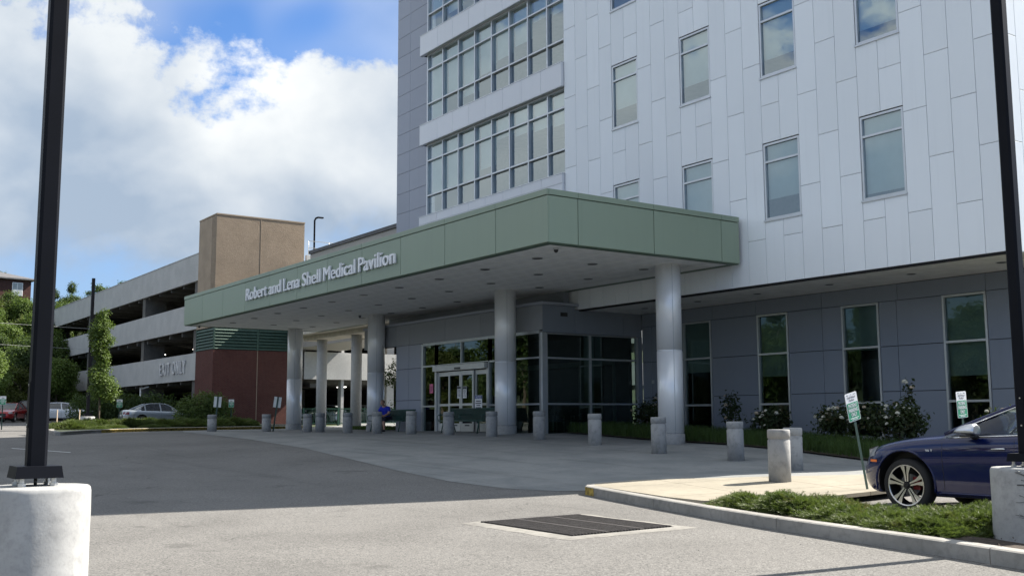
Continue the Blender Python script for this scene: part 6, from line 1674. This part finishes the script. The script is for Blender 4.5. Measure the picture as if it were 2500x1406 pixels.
# lilyturf edging and meadow-like blades in the building bed
def blades(n, sampler, hmin, hmax, wd, name, mname, seed):
    rng = np.random.default_rng(seed); P = sampler(rng, n); n = len(P); z = gv(P[:, 0], P[:, 1])+.03
    a = rng.uniform(0, 6.28, n); h = rng.uniform(hmin, hmax, n); l = h*rng.uniform(.2, .75, n)
    dx, dy = np.cos(a), np.sin(a); sx_, sy_ = -dy*wd, dx*wd
    b0 = np.stack([P[:, 0]-sx_, P[:, 1]-sy_, z], 1); b1 = np.stack([P[:, 0]+sx_, P[:, 1]+sy_, z], 1)
    m0 = np.stack([P[:, 0]+dx*l*.45-sx_*.8, P[:, 1]+dy*l*.45-sy_*.8, z+h*.75], 1); m1 = np.stack([P[:, 0]+dx*l*.45+sx_*.8, P[:, 1]+dy*l*.45+sy_*.8, z+h*.75], 1)
    tp = np.stack([P[:, 0]+dx*l*1.25, P[:, 1]+dy*l*1.25, z+h*.80], 1)
    V = np.stack([b0, b1, m1, b0, m1, m0, m0, m1, tp], 1).reshape(-1, 3)
    return tris_mesh(name, V, mname)
def in_poly(P, poly):
    ins = np.zeros(len(P), bool); n = len(poly); j = n-1
    for i in range(n):
        xi, yi = poly[i]; xj, yj = poly[j]
        c = ((yi > P[:, 1]) != (yj > P[:, 1])) & (P[:, 0] < (xj-xi)*(P[:, 1]-yi)/(yj-yi+1e-12)+xi); ins ^= c; j = i
    return ins
def samp(poly, xr, yr):
    def f(rng, n):
        P = np.stack([rng.uniform(*xr, n), rng.uniform(*yr, n)], 1); return P[in_poly(P, poly)]
    return f
GE = [(-28.4, 22.3), (-24.2, 21.85), (-20.6, 22.0), (-18, 21.5), (-15.3, 20.6), (-11, 19.6), (-4, 19.1), (-4, 21.3), (-11, 21.9), (-15.3, 22.9), (-20, 23.9), (-28.4, 24.3)]
o = link('lilyturf', blades(60000, samp(GE, (-28.4, -4), (19.1, 24.3)), .28, .50, .006, 'lilyturf', 'grass_leaf', 1)); o['kind'] = 'stuff'; tag(o, 'dark strappy lilyturf edging the bed along the building', 'ground cover')
o = link('lawn_grass', blades(26000, samp([(-51.9, 13.5), (-52.3, 16), (-53.0, 19.2), (-54, 22.4), (-55.7, 24.2), (-62, 24.4), (-62, 16.5), (-54, 11.8), (-50.2, 11.2)], (-62, -49), (10.6, 24.4)), .06, .14, .012, 'lawn_grass', 'grass_leaf', 2)); o['kind'] = 'stuff'; tag(o, 'short mown grass on the traffic island', 'grass')
GP = [(-44.5, 22.2), (-39.3, 22.0), (-39.3, 25.5), (-50.5, 25.8), (-47.5, 23.4)]
o = link('lawn_grass', blades(15000, samp(GP, (-56, -39), (22, 26)), .08, .20, .010, 'lawn_grass', 'grass_leaf', 3)); o['kind'] = 'stuff'; tag(o, 'tufts of longer grass behind the second silver column', 'grass')
# leaf litter under the near junipers
rng = np.random.default_rng(8); P = samp(BED, (-11.2, 8), (7.5, 12.2))(rng, 2600); C_ = np.stack([P[:, 0], P[:, 1], gv(P[:, 0], P[:, 1])+.15], 1)
mat('mulch_chip', (.07, .045, .03), .95, var=.5, scale=9)
o = link('mulch', quads_mesh('mulch', C_, rng.normal(size=C_.shape)+np.array([0, 0, 1.2]), rng.normal(size=C_.shape), rng.uniform(.02, .05, len(C_)), .5, 'mulch_chip')); o['kind'] = 'stuff'; tag(o, 'dark bark mulch under the junipers', 'mulch')
# hydrangeas ----------------------------------------------------------
def flower_mesh(seed, mname):
    rng = np.random.default_rng(seed); d = rng.normal(size=(150, 3)); d /= np.linalg.norm(d, axis=1, keepdims=True); d[:, 2] = np.abs(d[:, 2])*.9-.15
    return quads_mesh('flower_head', d*np.array([.058, .058, .065]), d, rng.normal(size=d.shape), np.full(len(d), .032), .9, mname, .5)
FM = [flower_mesh(1, 'petal'), flower_mesh(2, 'petal'), flower_mesh(3, 'petal_old')]
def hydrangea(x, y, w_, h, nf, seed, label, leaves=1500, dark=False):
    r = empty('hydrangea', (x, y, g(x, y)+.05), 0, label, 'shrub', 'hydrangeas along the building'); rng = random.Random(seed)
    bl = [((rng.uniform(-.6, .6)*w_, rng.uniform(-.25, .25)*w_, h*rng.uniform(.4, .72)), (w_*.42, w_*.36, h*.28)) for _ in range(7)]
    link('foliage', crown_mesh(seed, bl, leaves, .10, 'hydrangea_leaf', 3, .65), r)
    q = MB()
    for a in range(9):
        b_ = rng.choice(bl)[0]; q.tube([(rng.uniform(-.1, .1), rng.uniform(-.1, .1), 0), (b_[0]*.5, b_[1]*.5, h*.3), (b_[0], b_[1], b_[2])], [.012, .010, .006], 5)
    q.build('stem', 'bark', r)
    for i in range(nf):
        c, rr_ = rng.choice(bl); a = rng.uniform(0, 6.28); e = rng.uniform(-.1, 1.3)
        p = (c[0]+rr_[0]*math.cos(a)*math.cos(e)*1.05, c[1]+rr_[1]*math.sin(a)*math.cos(e)*1.05-.05, c[2]+rr_[2]*math.sin(e)*1.12)
        o = link('flower_head', FM[rng.choice([0, 0, 1, 1, 2]) if not dark else rng.choice([0, 2, 2])], r, p); s = rng.uniform(.6, 1.15); o.scale = (s, s, s); o.rotation_euler = (rng.uniform(-.5, .5), rng.uniform(-.5, .5), rng.uniform(0, 6))
    return r
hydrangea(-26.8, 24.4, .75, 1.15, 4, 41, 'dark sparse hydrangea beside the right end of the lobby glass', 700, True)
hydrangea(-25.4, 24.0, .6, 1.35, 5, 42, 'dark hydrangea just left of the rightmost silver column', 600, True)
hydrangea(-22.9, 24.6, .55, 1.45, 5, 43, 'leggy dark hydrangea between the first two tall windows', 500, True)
hydrangea(-20.9, 24.2, .80, .95, 15, 44, 'low hydrangea with white blooms in front of the second tall window', 1300)
hydrangea(-18.0, 23.6, .95, 1.15, 20, 45, 'hydrangea with white blooms just left of the leaning sign', 1500)
hydrangea(-15.9, 22.8, .95, 1.22, 32, 46, 'widest hydrangea, full of white blooms, right of the leaning sign', 2000)
h_ = hydrangea(-16.2, 24.0, .26, 1.75, 4, 47, 'single tall hydrangea stem with three white blooms against the dark wall', 160)
hydrangea(-12.9, 22.6, .7, 1.15, 14, 48, 'hydrangea with a few white blooms behind the second sign', 1000)
hydrangea(-10.6, 22.2, .7, 1.05, 10, 49, 'hydrangea with a few white blooms behind the roof of the blue car', 900)
# a few bits on the asphalt
rn = random.Random(12); q = MB()
mat('pebble', (.30, .28, .25), .9, var=.3, scale=40)
for i in range(70):
    x, y = rn.uniform(-13, -3), rn.uniform(3, 11)
    if in_poly(np.array([[x, y]]), BED)[0]: continue
    s = rn.uniform(.004, .014); z = g(x, y)
    q.add([(x-s, y, z), (x, y-s, z), (x+s, y, z), (x, y+s, z), (x+s*.2, y, z+s*.9)], [(0, 1, 4), (1, 2, 4), (2, 3, 4), (3, 0, 4)])
o = q.build('loose_gravel', 'pebble'); o['kind'] = 'stuff'; tag(o, 'scattered loose grit on the asphalt', 'gravel')
